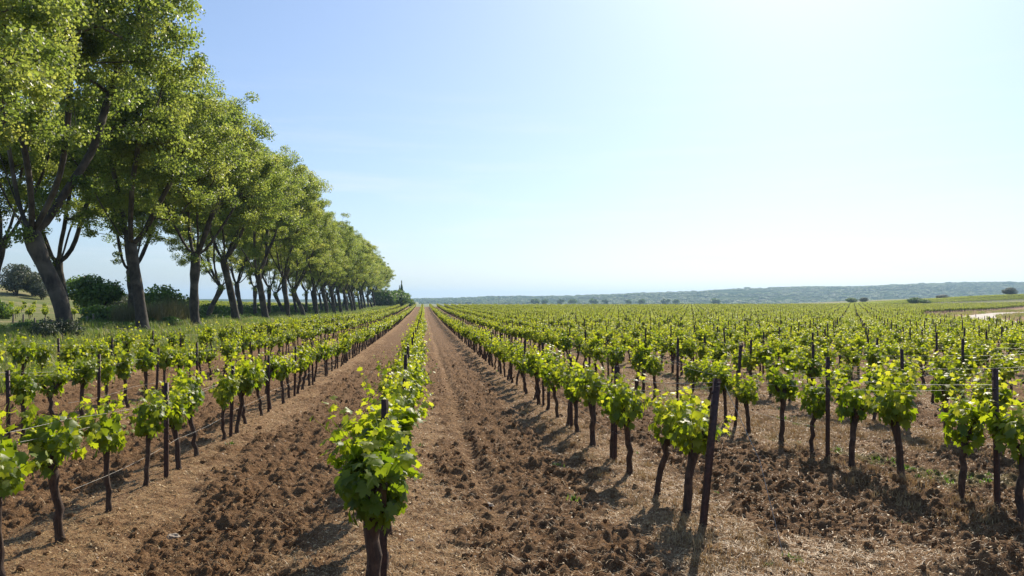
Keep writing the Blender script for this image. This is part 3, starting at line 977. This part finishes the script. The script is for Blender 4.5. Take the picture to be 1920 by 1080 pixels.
tree_var = [plane_tree(11, -1.2, H=15.4), plane_tree(23, -.7, H=14.4), plane_tree(37, -.15, H=15.0), plane_tree(41, -1.0, H=14.3), plane_tree(59, -.45, H=15.4), plane_tree(67, -.75, H=14.8)]
tree_protos = [None] * len(tree_var)
front = [22.3, 32.3, 40.8, 49.9, 60.6, 71.1, 82.6, 93.4] + [93.4 + 10.2 * i for i in range(1, 16)]
back = [39.5, 47.6, 57.5, 76.9, 88.2, 98.3, 108.4] + [108.4 + 10.1 * i for i in range(1, 14)]
rngt = np.random.default_rng(3)
def put_tree(v, x, y, s, rz, label):
    loc = (x, y, gz1(x, y) - .05)
    if tree_protos[v] is None:
        r = bpy.data.objects.new('plane_tree', None); col.objects.link(r)
        for nm, me in zip(('trunk', 'branches', 'crown'), tree_var[v]): link(nm, me, r)
        tree_protos[v] = r
    else:
        src = tree_protos[v]
        r = src.copy(); col.objects.link(r)
        for c in src.children:
            q = c.copy(); col.objects.link(q); q.parent = r
    r.location = loc; r.rotation_euler = (0, 0, rz); r.scale = s
    tag(r, label, 'tree', 'plane trees lining the vineyard')
seq = [2, 0, 1, 2, 3, 5, 4, 0]
for i, y in enumerate(front):
    v = seq[i] if i < len(seq) else int(rngt.integers(6))
    s = (rngt.uniform(.95, 1.05) if i < 4 else rngt.uniform(.88, 1.08)) * np.interp(y, [30, 100, 250], [1, .98, .92])
    if i == 1: s = 1.09
    put_tree(v, -14 + (rngt.normal(0, .15) if i > 3 else 0), y, (s, s * (1 if i % 2 else -1), s * (1.1 if i == 1 else rngt.uniform(.95, 1.05))), rngt.uniform(-.3, .3) if i < 4 else rngt.uniform(-1.0, 1.0),
             'big plane tree, %s from the left in the front row beside the vines' % ordn(i + 1))
for i, y in enumerate(back):
    v = int(rngt.integers(6)); s = rngt.uniform(.86, 1.04) * np.interp(y, [30, 100, 250], [1, .95, .88])
    put_tree(v, -20.5 + rngt.normal(0, .2), y, (s * (-1 if i % 3 == 0 else 1), s * (1 if i % 2 else -1), s), rngt.uniform(-.4, .4),
             'plane tree with dark trunk, %s from the left in the back row' % ordn(i + 1))

# ------------------------------------------------------------------ bushes and small trees
def bush(seed, rx, ry, h, leaf, m, n=5000, stem=.3, lobes=9, stems=4):
    rng = np.random.default_rng(seed)
    tg, lg = Geo(), Geo()
    cs = []
    for i in range(lobes):
        u = rng.normal(0, 1, 3); u /= np.linalg.norm(u); rr = rng.uniform(.35, .62)
        cs.append((np.array([u[0] * rx * (1 - rr), u[1] * ry * (1 - rr), stem * h + (1 - stem) * h * (.5 + .5 * u[2] * (1 - rr))]), rr))
    for c, rr in cs[:max(stems, 3)]:
        q = np.linspace(0, 1, 6)[:, None]
        b = np.array([rng.normal(0, rx * .05), rng.normal(0, ry * .05), -.1])
        P = b * (1 - q) + c * q + np.array([0, 0, .15 * h]) * np.sin(q * np.pi) * .4 + rng.normal(0, .02 * h, (6, 3)) * (q > 0)
        tg.tube(P, np.linspace(.035, .012, 6) * h * .8, 6, rough=.1, rng=rng)
    per = n // lobes
    for c, rr in cs:
        u = rng.normal(0, 1, (per, 3)); u /= np.linalg.norm(u, axis=1)[:, None]
        # twiggy clumps on the lobe
        rad = rng.uniform(.3, 1, per) ** .45 * (1 + .16 * np.sin(u[:, 0] * 7 + seed) * np.sin(u[:, 1] * 6 + u[:, 2] * 5))
        C = c + u * rad[:, None] * np.array([rx * rr, ry * rr, (1 - stem) * h * .5 * rr * 1.1])
        C[:, 2] = np.maximum(C[:, 2], .03)
        add_leaves(lg, C, rng.normal(0, 1, (per, 3)), u + rng.normal(0, .5, (per, 3)) + [0, 0, .3], rng.uniform(.6, 1.2, per) * leaf,
                   np.clip(rng.normal(.45, .2) + rng.normal(0, .15, per), 0, 1), LEAF_LO, rng)
    return tg.mesh("stems", [M_twig], True), lg.mesh("crown", [m])

def put_bush(name, me2, x, y, label, cat='bush', group=None, rz=0, s=1, parts=('trunk', 'crown'), dz=-.05):
    r = bpy.data.objects.new(name, None); col.objects.link(r)
    for nm, me in zip(parts, me2): link(nm, me, r)
    r.location = (x, y, gz1(x, y) + dz); r.rotation_euler = (0, 0, rz); r.scale = (s, s, s) if np.isscalar(s) else s
    tag(r, label, cat, group)
    return r

def at(px, d):
    xc = (px - 960) / 1450
    return d * (xc * math.cos(th) + math.sin(th)), d * (math.cos(th) - xc * math.sin(th))

b_fig = bush(1, 3.0, 3.0, 4.0, .15, M_bush, 5200, .05, 12)
b_tree = bush(2, 3.4, 3.0, 5.2, .15, M_bush, 6500, .22, 12)
b_olv = bush(3, 3.0, 3.0, 4.4, .12, M_olive, 6500, .12, 14)
b_small = bush(4, 1.1, 1.1, 1.5, .10, M_bush, 1500, .0, 7)
b_grey = bush(5, 1.1, .9, 1.2, .045, M_olive, 2600, .05, 9, stems=8)
x, y = at(300, 78); put_bush('round_bush', b_fig, x, y, 'round bright green bush standing behind the second big plane trunk', 'bush')
x, y = at(168, 66); put_bush('leafy_tree', b_tree, x, y, 'bushy dark green tree seen between the first two plane trunks', 'tree', s=.82)
x, y = at(205, 105); put_bush('pale_tree', b_olv, x, y, 'thin pale green tree far behind the bushy dark green tree', 'tree', s=.95, rz=2)
x, y = at(30, 122); put_bush('hilltop_tree', b_olv, x, y, 'broad round grey green tree on the grassy hill at far left', 'tree', s=1.15)
x, y = at(62, 125); put_bush('hilltop_tree', b_olv, x, y, 'smaller grey green tree right of the broad tree on the grassy hill', 'tree', s=.9, rz=1.3)
x, y = at(78, 122); put_bush('hilltop_bush', b_olv, x, y, 'low dark bush at the right end of the grassy hilltop', 'bush', s=.6, rz=2.3)
x, y = at(4, 70); put_bush('low_bush', b_small, x, y, 'low green bush on the slope at the left picture edge', 'bush', s=1.2)
x, y = at(105, 29.6); put_bush('grey_shrub', b_grey, x, y, 'dry grey shrub growing at the foot of the first big plane trunk', 'shrub', parts=('stems', 'foliage'))
x, y = at(235, 120); put_bush('field_tree', b_olv, x, y, 'small grey tree on the skyline left of the second big plane trunk', 'tree', s=.6, rz=.7)
# right side bushes
for px, d, s, nm, me2, lab in [
    (1895, 390, 1.25, 'round_bush', b_olv, 'large dark round bush on the terrace at the right picture edge'),
    (1768, 400, 1.0, 'wide_bush', b_olv, 'flat wide dark bush on the terrace skyline'),
    (1820, 395, .45, 'low_bush', b_fig, 'tiny green bush between the two dark terrace bushes'),
    (1717, 300, .95, 'dark_bush', b_fig, 'dark green bush at the foot of the terrace'),
    (1735, 296, .7, 'dark_bush', b_fig, 'lower dark green bush just right of the bush at the terrace foot'),
    (1597, 430, 1.0, 'green_bush', b_fig, 'light green bush at the far edge of the vines'),
    (1620, 430, .85, 'dark_bush', b_olv, 'small dark bush right of the light green bush at the vineyard edge')]:
    x, y = at(px, d)
    zz = s * (1, 1, 1)[0]
    r = put_bush(nm, me2, x, y, lab, 'bush', rz=px % 3)
    flat = .62 if nm == 'wide_bush' else .85
    r.scale = (s * (1.5 if nm == 'wide_bush' else 1.1), s * 1.2, s * flat)

# grove and cypresses at the end of the avenue
b_grove = bush(6, 5.5, 5.5, 7.0, .32, M_bush, 5200, .05, 14)
for i, (px, d, s, lab) in enumerate([
    (742, 250, .85, 'dark green grove tree just past the last plane trees'),
    (755, 262, .72, 'rounded green tree at the right end of the grove'),
    (728, 240, .8, 'dark tree in the grove under the last plane crowns'),
    (715, 235, .8, 'shadowed tree at the left of the grove behind the last plane trunks'),
    (768, 285, .42, 'low green tree tapering down at the grove end')]):
    x, y = at(px, d); put_bush('grove_tree', b_grove, x, y, lab, 'tree', 'trees of the grove past the avenue', rz=i * 1.7, s=s)
def cypress(seed):
    rng = np.random.default_rng(seed); tg, lg = Geo(), Geo()
    tg.tube(np.array([(0, 0, -.1), (0, 0, 2), (0, 0, 7)]), [.16, .12, .03], 6)
    n = 3500; t = rng.uniform(0, 1, n) ** .8; r = .85 * np.sin(np.clip(t * 1.05 + .08, 0, 1) * np.pi) ** .6 * (1 - .55 * t) * rng.uniform(.5, 1.05, n)
    a = rng.uniform(0, 6.28, n); C = np.stack([np.cos(a) * r, np.sin(a) * r, .7 + t * 8.3], 1)
    u = np.stack([np.cos(a), np.sin(a), a * 0 + .3], 1)
    add_leaves(lg, C, np.stack([u[:, 0], u[:, 1], 2 + 0 * a], 1), u + rng.normal(0, .4, (n, 3)), rng.uniform(.12, .22, n), np.clip(rng.normal(.25, .15, n), 0, 1), LEAF_LO, rng)
    return tg.mesh("trunk", [M_twig]), lg.mesh("crown", [M_bush])
cyp = cypress(4)
x, y = at(753, 268); put_bush('cypress', cyp, x, y, 'slender dark cypress rising above the grove end', 'tree', s=1.0)
x, y = at(749, 266); put_bush('cypress', cyp, x, y, 'shorter cypress close left of the slender dark cypress', 'tree', s=.82)

# utility pole on the far plain
g_ = Geo(); g_.tube(np.array([(0, 0, -.2), (0, 0, 4), (0, 0, 8)]), [.14, .12, .09], 8); g_.box((-.8, -.06, 7.2), (.8, .06, 7.34))
for sx in (-.7, 0, .7): g_.tube(np.array([(sx, 0, 7.34), (sx, 0, 7.55)]), [.04, .03], 6)
x, y = at(935.5, 520)
o = link('utility_pole', g_.mesh('utility_pole', [M_tube], False), None, (x, y, gz1(x, y)))
tag(o, 'thin dark utility pole standing alone on the far plain', 'pole')

# trees at the foot of the hills
b_far = [bush(70 + i, 7, 7, 8.5, .75, M_bush, 1100, .03, 9) for i in range(3)]
rngf = np.random.default_rng(12)
far_trees = [(1003, 9, 'leftmost'), (1022, 7, ''), (1052, 8, ''), (1074, 9, ''), (1112, 10, ''), (1134, 7, ''), (1178, 6, ''), (1204, 8, ''), (1248, 10, ''), (1268, 7, ''), (1340, 11, '')]
names_ = ['leftmost', 'second', 'third', 'fourth', 'fifth', 'sixth', 'seventh', 'eighth', 'ninth', 'tenth', 'rightmost']
for i, (px, hh, _) in enumerate(far_trees):
    d = 1050 + 40 * (i % 3)
    x, y = at(px, d)
    s = hh / 8.5 * .85
    r = put_bush('distant_tree', b_far[i % 3], x, y, 'hazy blue green tree at the hill foot, %s of the eleven in line' % names_[i], 'tree', 'trees in line at the hill foot', rz=i * 1.1)
    top = 1.8 + (562 - 560.5) / 1450 * d            # tops seen just above the plain
    r.location.z = max(gz1(x, y) + .0, -9) - .1
    r.scale = (s * 1.1, s * 1.1, (top - r.location.z) / 8.5 * (.8 + .06 * hh * .5))

# woodland covering the hills (far-off wood: stuff)
n = 13000
aa = rngf.uniform(-.16, .78, n); dd = 1350 + (3100 - 1350) * rngf.random(n) ** .8
xx = (aa * math.cos(th) + math.sin(th)) * dd; yy = (math.cos(th) - aa * math.sin(th)) * dd
zz = hill_h(aa, dd)
keep = (fbm(xx / 150, yy / 90, 3, 91) > .38) & (zz > -8)
xx, yy, zz = xx[keep], yy[keep], zz[keep]; n = len(xx)
s = rngf.uniform(.4, 1.0, n) * np.where(rngf.random(n) < .04, 1.5, 1.0)
scatter("wooded_hillside", np.column_stack([xx, yy, zz - 1.0]), np.column_stack([np.zeros(n), np.zeros(n), rngf.uniform(0, 6.28, n)]),
        np.column_stack([s * 1.2, s * 1.2, s * .62]), [b[1] for b in b_far], 'continuous dark woodland covering the long blue hills', 'woodland')

# ------------------------------------------------------------------ verge, undergrowth, reeds (stuff)
def tuft(seed, n, h, sp, w, droop=.5, t0=.3, t1=.8, m=M_grass):
    rng = np.random.default_rng(seed); g = Geo()
    for i in range(n):
        a = rng.uniform(0, 6.28); r = rng.uniform(0, sp); L = h * rng.uniform(.5, 1.1)
        b = np.array([math.cos(a) * r, math.sin(a) * r, -.02]); a2 = rng.uniform(0, 6.28)
        out = np.array([math.cos(a2), math.sin(a2), 0]); side = np.array([-out[1], out[0], 0]) * w * .5
        k = rng.uniform(.1, droop)
        p1 = b + np.array([0, 0, L * .55]) + out * L * k * .35; p2 = b + np.array([0, 0, L * (1 - k * .35)]) + out * L * k
        g.add([b - side, b + side, p1 + side * .8, p1 - side * .8, p2], [(3, 2, 4)], [(0, 1, 2, 3)], rng.uniform(t0, t1))
    return g.mesh("tuft", [m])
grass_t = [tuft(i, 46, .34, .28, .012, .6, .15 + .1 * i, .75 + .06 * i) for i in range(5)]
n = 15000
rg = np.random.default_rng(31)
Y = 14 + 250 * rg.random(n) ** 1.6; X = -8.3 - 14.5 * rg.random(n) ** 1.0
kp = np.array([in_view(a, b, .6) for a, b in zip(X, Y)])
X, Y = X[kp], Y[kp]; n = len(X); Z = gz(X, Y)
scatter("verge_grass", np.column_stack([X, Y, Z]), np.column_stack([np.zeros(n), np.zeros(n), rg.uniform(0, 6.28, n)]),
        rg.uniform(.3, .85, n) * (.6 + 1.5 * fbm(X * .7, Y * .5, 3, 15) ** 1.5 * 1.6) * np.interp(Y, [20, 120, 260], [1, 1.6, 2.2]), grass_t, 'uneven green grass growing along the verge under the plane trees', 'grass')

und = [bush(80 + i, 1.5, 1.5, 1.5, .10, M_bush, 1500, .0, 8) for i in range(3)]
n = 520
Y = 34 + 260 * rg.random(n) ** 1.3; X = -21.8 - 6.5 * rg.random(n)
X2 = -15.5 - 5.5 * rg.random(260); Y2 = 44 + 200 * rg.random(260) ** 1.2
X = np.append(X, X2); Y = np.append(Y, Y2)
kp = np.array([in_view(a, b, 2) for a, b in zip(X, Y)]); X, Y = X[kp], Y[kp]; n = len(X)
scatter("ditch_undergrowth", np.column_stack([X, Y, gz(X, Y) - .2]), np.column_stack([np.zeros(n), np.zeros(n), rg.uniform(0, 6.28, n)]),
        rg.uniform(.8, 1.5, n) * np.where(Y < -X / .40, .38, 1.0) * np.where(X > -21.5, .38, 1.0), [b[1] for b in und], 'dark tangled undergrowth filling the ditch behind the plane trees', 'undergrowth')
reed_t = [tuft(50 + i, 90, 1.5 + .25 * i, .55, .02, .55, .0 + .12 * i, .5 + .16 * i, M_reed) for i in range(4)]
n = 300
xx = rg.choice([225, 245, 268, 292, 318, 336], n) + rg.normal(0, 9, n); dd = rg.uniform(50, 66, n)
XY = np.array([at(a, b) for a, b in zip(xx, dd)])
scatter("dry_reeds", np.column_stack([XY, gz(XY[:, 0], XY[:, 1])]), np.column_stack([np.zeros(n), np.zeros(n), rg.uniform(0, 6.28, n)]),
        rg.uniform(.35, 1.05, n), reed_t, 'tall brownish reeds standing behind the second big plane trunk', 'reeds')
# vineyards on the rising land at the left
VL = []
for k in range(0, 60):
    for y in np.arange(45, 300, 2.3):
        x = -36 - 4.0 * k * (1) + .12 * (y - 60)
        if in_view(x, y, 1) and not ((x + 88) / 40) ** 2 + ((y - 140) / 48) ** 2 < 1: VL.append((x, y))
VL = np.array(VL)[:9000]; n = len(VL)
scatter("left_field_grapevines", np.column_stack([VL, gz(VL[:, 0], VL[:, 1]) - .1]), np.column_stack([np.zeros(n), np.zeros(n), rg.uniform(0, 6.28, n)]),
        rg.uniform(.9, 1.2, n), vine_far, 'low green vine rows in the rising field beyond the ditch', 'grapevines')
# old wooden stakes at the edge of that field
g_ = Geo(); g_.tube(np.array([(0, 0, -.2), (.01, 0, .5), (0, .02, 1.05)]), [.07, .065, .06], 7, rough=.1, rng=rg)
stk = g_.mesh("stake", [M_tube])
for i, px in enumerate([24, 43, 66, 84, 163, 176, 100]):
    x, y = at(px, 54); o = link('wooden_stake', stk, None, (x, y, gz1(x, y) + .02)); o.rotation_euler = (0, rg.normal(0, .05), 0)
    o.scale = (1, 1, .75 + .1 * (i % 2))
    tag(o, 'short dark wooden stake at the field edge, %s' % ['leftmost of its line', 'second from the left', 'third from the left', 'fourth, beside the first plane trunk',
        'just right of the bushy tree base', 'rightmost of its line', 'behind the first big plane trunk'][i], 'stake', 'wooden stakes along the left field')
# brush pile
g_ = Geo()
for i in range(90):
    a = rg.uniform(0, 3.14); L = rg.uniform(.3, 1.0); c = np.array([rg.normal(0, .5), rg.normal(0, .35), abs(rg.normal(0, .12)) + .03])
    d = np.array([math.cos(a), math.sin(a), rg.normal(0, .18)]) * L / 2
    g_.tube(np.array([c - d, c + rg.normal(0, .03, 3), c + d]), [.012, .014, .007], 4)
x, y = at(196, 36); o = link('brush_pile', g_.mesh('brush_pile', [M_tube]), None, (x, y, gz1(x, y)))
tag(o, 'pale pile of dry cut branches lying on the verge between two plane trunks', 'brush pile')

# ------------------------------------------------------------------ straw, clods, pebbles, weeds near the camera
n = 170000
rs = np.random.default_rng(44)
Yn = 3.2 + 19 * rs.random(n) ** 1.7; Xn = rs.uniform(-1, 1, n) * (.66 * Yn + .5) + Yn * .115
pl, g__, tr, hd = masks(Xn, Yn)
pr = np.where(pl > .5, .34, 1.0) * (.35 + fbm(Xn * 2, Yn * 2, 3, 77))
kp = rs.random(n) < pr
Xn, Yn = Xn[kp], Yn[kp]; n = len(Xn); Zn = gz(Xn, Yn)
a = rs.uniform(0, 6.28, n); L = rs.uniform(.02, .07, n) * (1 + (rs.random(n) < .05) * 1.2); tilt = rs.normal(0, .22, n)
D = np.stack([np.cos(a) * np.cos(tilt), np.sin(a) * np.cos(tilt), np.sin(tilt)], 1)
Sd = np.stack([-np.sin(a), np.cos(a), 0 * a], 1) * rs.uniform(.0008, .0020, n)[:, None]
C = np.stack([Xn, Yn, Zn + .008 + np.abs(np.sin(tilt)) * L * .5], 1)
bend = np.stack([0 * a, 0 * a, rs.uniform(-.008, .015, n)], 1) + Sd * rs.normal(0, 3, n)[:, None]
h_ = D * (L / 2)[:, None]
V = np.stack([C - h_ - Sd, C - h_ + Sd, C + bend - Sd, C + bend + Sd, C + h_ - Sd, C + h_ + Sd], 1).reshape(-1, 3)
b6 = np.arange(n)[:, None] * 6
Q = np.concatenate([b6 + [0, 1, 3, 2], b6 + [2, 3, 5, 4]])
ts = np.repeat(np.clip(rs.normal(.5, .25, n), 0, 1), 6)
# small dead leaves and husks
m_ = 90000
Yf = 3.2 + 24 * rs.random(m_) ** 1.6; Xf = rs.uniform(-1, 1, m_) * (.66 * Yf + .5) + Yf * .115
pl, g__, tr, hd = masks(Xf, Yf)
kp = (rs.random(m_) < np.where(pl > .5, .30, .75) * (.4 + fbm(Xf * 1.5, Yf * 1.5, 3, 78))) & (Xf > -8.5)
Xf, Yf = Xf[kp], Yf[kp]; m_ = len(Xf); Zf = gz(Xf, Yf)
aa_ = rs.uniform(0, 6.28, m_); sz = rs.uniform(.004, .012, m_) * (1 + Yf * .03)
U = np.stack([np.cos(aa_), np.sin(aa_), rs.normal(0, .35, m_)], 1) * sz[:, None]
W = np.stack([-np.sin(aa_), np.cos(aa_), rs.normal(0, .35, m_)], 1) * (sz * rs.uniform(.4, .9, m_))[:, None]
Cf = np.stack([Xf, Yf, Zf + .009], 1)
V2 = np.stack([Cf - U, Cf + W, Cf + U * 1.1, Cf - W], 1).reshape(-1, 3)
Q2 = np.arange(m_)[:, None] * 4 + np.arange(4)[None] + len(V)
me = mesh_np("dry_straw", np.concatenate([V, V2]), np.concatenate([Q, Q2]), [M_straw],
             {'tint': ('FLOAT', np.concatenate([ts, np.repeat(np.clip(rs.beta(.8, .8, m_) * 1.1, 0, 1), 4)]))})
tag(link("dry_straw", me), 'dry straw and dead grass scattered over the soil under the vines', 'straw', kind='stuff')

def clod(seed, m):
    rng = np.random.default_rng(seed)
    import bmesh
    bm = bmesh.new(); bmesh.ops.create_icosphere(bm, subdivisions=3, radius=1)
    co = np.array([v.co[:] for v in bm.verts]); ph = rng.uniform(0, 6, 9)
    f = 1 + .20 * np.sin(co[:, 0] * 3 + ph[0]) * np.sin(co[:, 1] * 3.3 + ph[1]) + .16 * np.sin(co[:, 2] * 6 + ph[2] + co[:, 0] * 4) + .10 * np.sin(co[:, 1] * 11 + ph[3]) * np.sin(co[:, 2] * 9 + ph[4]) + rng.normal(0, .05, len(co))
    co = co * f[:, None] * np.array([1, rng.uniform(.7, 1), rng.uniform(.55, .8)])
    for v, c in zip(bm.verts, co): v.co = c
    me = bpy.data.meshes.new("clod"); bm.to_mesh(me); bm.free(); me.materials.append(m)
    return me
def clod_mat():
    m, t, nn = mat("soil_clod")
    oi = nn.new("ShaderNodeObjectInfo"); gx = nn.new("ShaderNodeNewGeometry")
    q = N(t, "ShaderNodeTexNoise", Scale=30, Detail=5, Roughness=.7); t.links.new(gx.outputs["Position"], q.inputs["Vector"])
    c = ramp(t, q.outputs[0], [(.3, (.075, .037, .017)), (.7, (.24, .132, .062))])
    c = mixc(t, mth(t, 'MULTIPLY', oi.outputs["Random"], .3), c, (.30, .18, .09))
    p = N(t, "ShaderNodeBsdfPrincipled", Roughness=1); t.links.new(c, p.inputs["Base Color"]); p.inputs["Specular IOR Level"].default_value = .1
    b = N(t, "ShaderNodeBump", Strength=1, Distance=.01); t.links.new(q.outputs[0], b.inputs["Height"]); t.links.new(b.outputs[0], p.inputs["Normal"])
    o = nn.new("ShaderNodeOutputMaterial"); t.links.new(p.outputs[0], o.inputs[0])
    return m
M_clod = clod_mat()
clods = [clod(i, M_clod) for i in range(6)]
n = 42000
Yn = 3.2 + 26 * rs.random(n) ** 1.8; Xn = rs.uniform(-1, 1, n) * (.66 * Yn + .5) + Yn * .115
pl, g__, tr, hd = masks(Xn, Yn)
kp = (rs.random(n) < np.where(pl > .45, .95, .13) * (1 - .8 * np.clip(tr, 0, 1)) * (.3 + 1.1 * sstep(.4, .65, fbm(Xn * 1.2, Yn * 1.2, 3, 88)))) & (Xn > -8.4)
Xn, Yn, pl = Xn[kp], Yn[kp], pl[kp]; n = len(Xn); Zn = gz(Xn, Yn)
s = .006 + .028 * rs.random(n) ** 4; s = s * np.where(rs.random(n) < .012, 1.8, 1)
scatter("soil_clods", np.column_stack([Xn, Yn, Zn + s * .15]), rs.uniform(0, 6.28, (n, 3)) * np.array([.15, .15, 1]), s, clods, 'crumbly brown clods of ploughed earth between the vine rows', 'soil clods')

# green weeds
weed = [tuft(90 + i, 30, .06, .07, .012, 1.0, .0, .6) for i in range(3)]
n = 9000
Yn = 4 + 40 * rs.random(n) ** 1.4; Xn = rs.uniform(-.3, 1, n) * (.8 * Yn)
pl, g__, tr, hd = masks(Xn, Yn)
kp = (rs.random(n) < np.where(g__ > .3, .5, .004)) & (Xn > -8)
Xn, Yn = Xn[kp], Yn[kp]; n = len(Xn)
scatter("green_weeds", np.column_stack([Xn, Yn, gz(Xn, Yn)]), np.column_stack([np.zeros(n), np.zeros(n), rs.uniform(0, 6.28, n)]), rs.uniform(.6, 1.6, n), weed,
        'short green weeds between the dry grass of the right rows', 'weeds')
# dry standing grass on tan rows
dry = [tuft(120 + i, 40, .08, .12, .006, 1.0, .3, 1.0, M_straw) for i in range(3)]
n = 16000
Yn = 5 + 40 * rs.random(n) ** 1.4; Xn = rs.uniform(-.1, 1, n) * (.8 * Yn)
mm = np.floor((Xn - ROW0) / ROWS)
kp = (mm >= 2) & (np.mod(mm, 2) == 0) & (fbm(Xn, Yn, 3, 99) > .42) & (Yn > 9.2 - .0 * Xn)
kp |= (row_d(Xn) < .4) & (Xn > 1.5) & (rs.random(n) < .35)
Xn, Yn = Xn[kp], Yn[kp]; n = len(Xn)
scatter("dry_grass", np.column_stack([Xn, Yn, gz(Xn, Yn)]), np.column_stack([np.zeros(n), np.zeros(n), rs.uniform(0, 6.28, n)]), rs.uniform(.5, 1.3, n), dry,
        'short dry yellow grass covering every other lane between the right rows', 'dry grass')
# grass on the bank beside the track
n = 2500
Xn = rs.uniform(44, 150, n); Yn = rs.uniform(50, 185, n)
kp = (Xn > right_edge(Yn) + 1.5) & (np.abs(Xn - np.interp(Yn, [50, 68, 84, 98, 110, 128, 148, 172, 215], [47, 58, 68, 77, 84, 100, 122, 165, 250])) > 3)
Xn, Yn = Xn[kp], Yn[kp]; n = len(Xn)
scatter("trackside_grass", np.column_stack([Xn, Yn, gz(Xn, Yn)]), np.column_stack([np.zeros(n), np.zeros(n), rs.uniform(0, 6.28, n)]), rs.uniform(1.2, 2.4, n),
        [tuft(140 + i, 40, .30, .35, .02, .8, .65, 1.0) for i in range(3)], 'dry grass on the waste ground beside the pale track', 'dry grass')
# a few stones one can tell apart
pebs = [clod(40 + i, M_stone) for i in range(2)]
for x, y, s, lab in [(-1.98, 6.45, .055, 'pale stone lying on the soil right of the first row left of centre'),
                     (-.10, 5.95, .04, 'small pale stone beside the second trunk of the middle row'),
                     (.62, 7.3, .05, 'flat stone on the ploughed lane right of the middle row')]:
    o = link('stone', pebs[0], None, (x, y, gz1(x, y) + s * .2)); o.scale = (s, s * .8, s * .6); o.rotation_euler = (0, 0, x * 3)
    tag(o, lab, 'stone')

# ------------------------------------------------------------------ haze
HAZE = True
if HAZE:
    g_ = Geo(); g_.box((-8800, -2800, -14), (8800, 8800, 95))
    m, t, nn = mat("haze")
    pv = nn.new("ShaderNodeVolumePrincipled")
    pv.inputs["Color"].default_value = (.50, .74, 1.0, 1); pv.inputs["Density"].default_value = .00017
    pv.inputs["Anisotropy"].default_value = 0.3
    o_ = nn.new("ShaderNodeOutputMaterial"); t.links.new(pv.outputs[0], o_.inputs["Volume"])
    tag(link("haze", g_.mesh("haze", [m])), 'thin blue haze over the whole plain', kind='stuff')
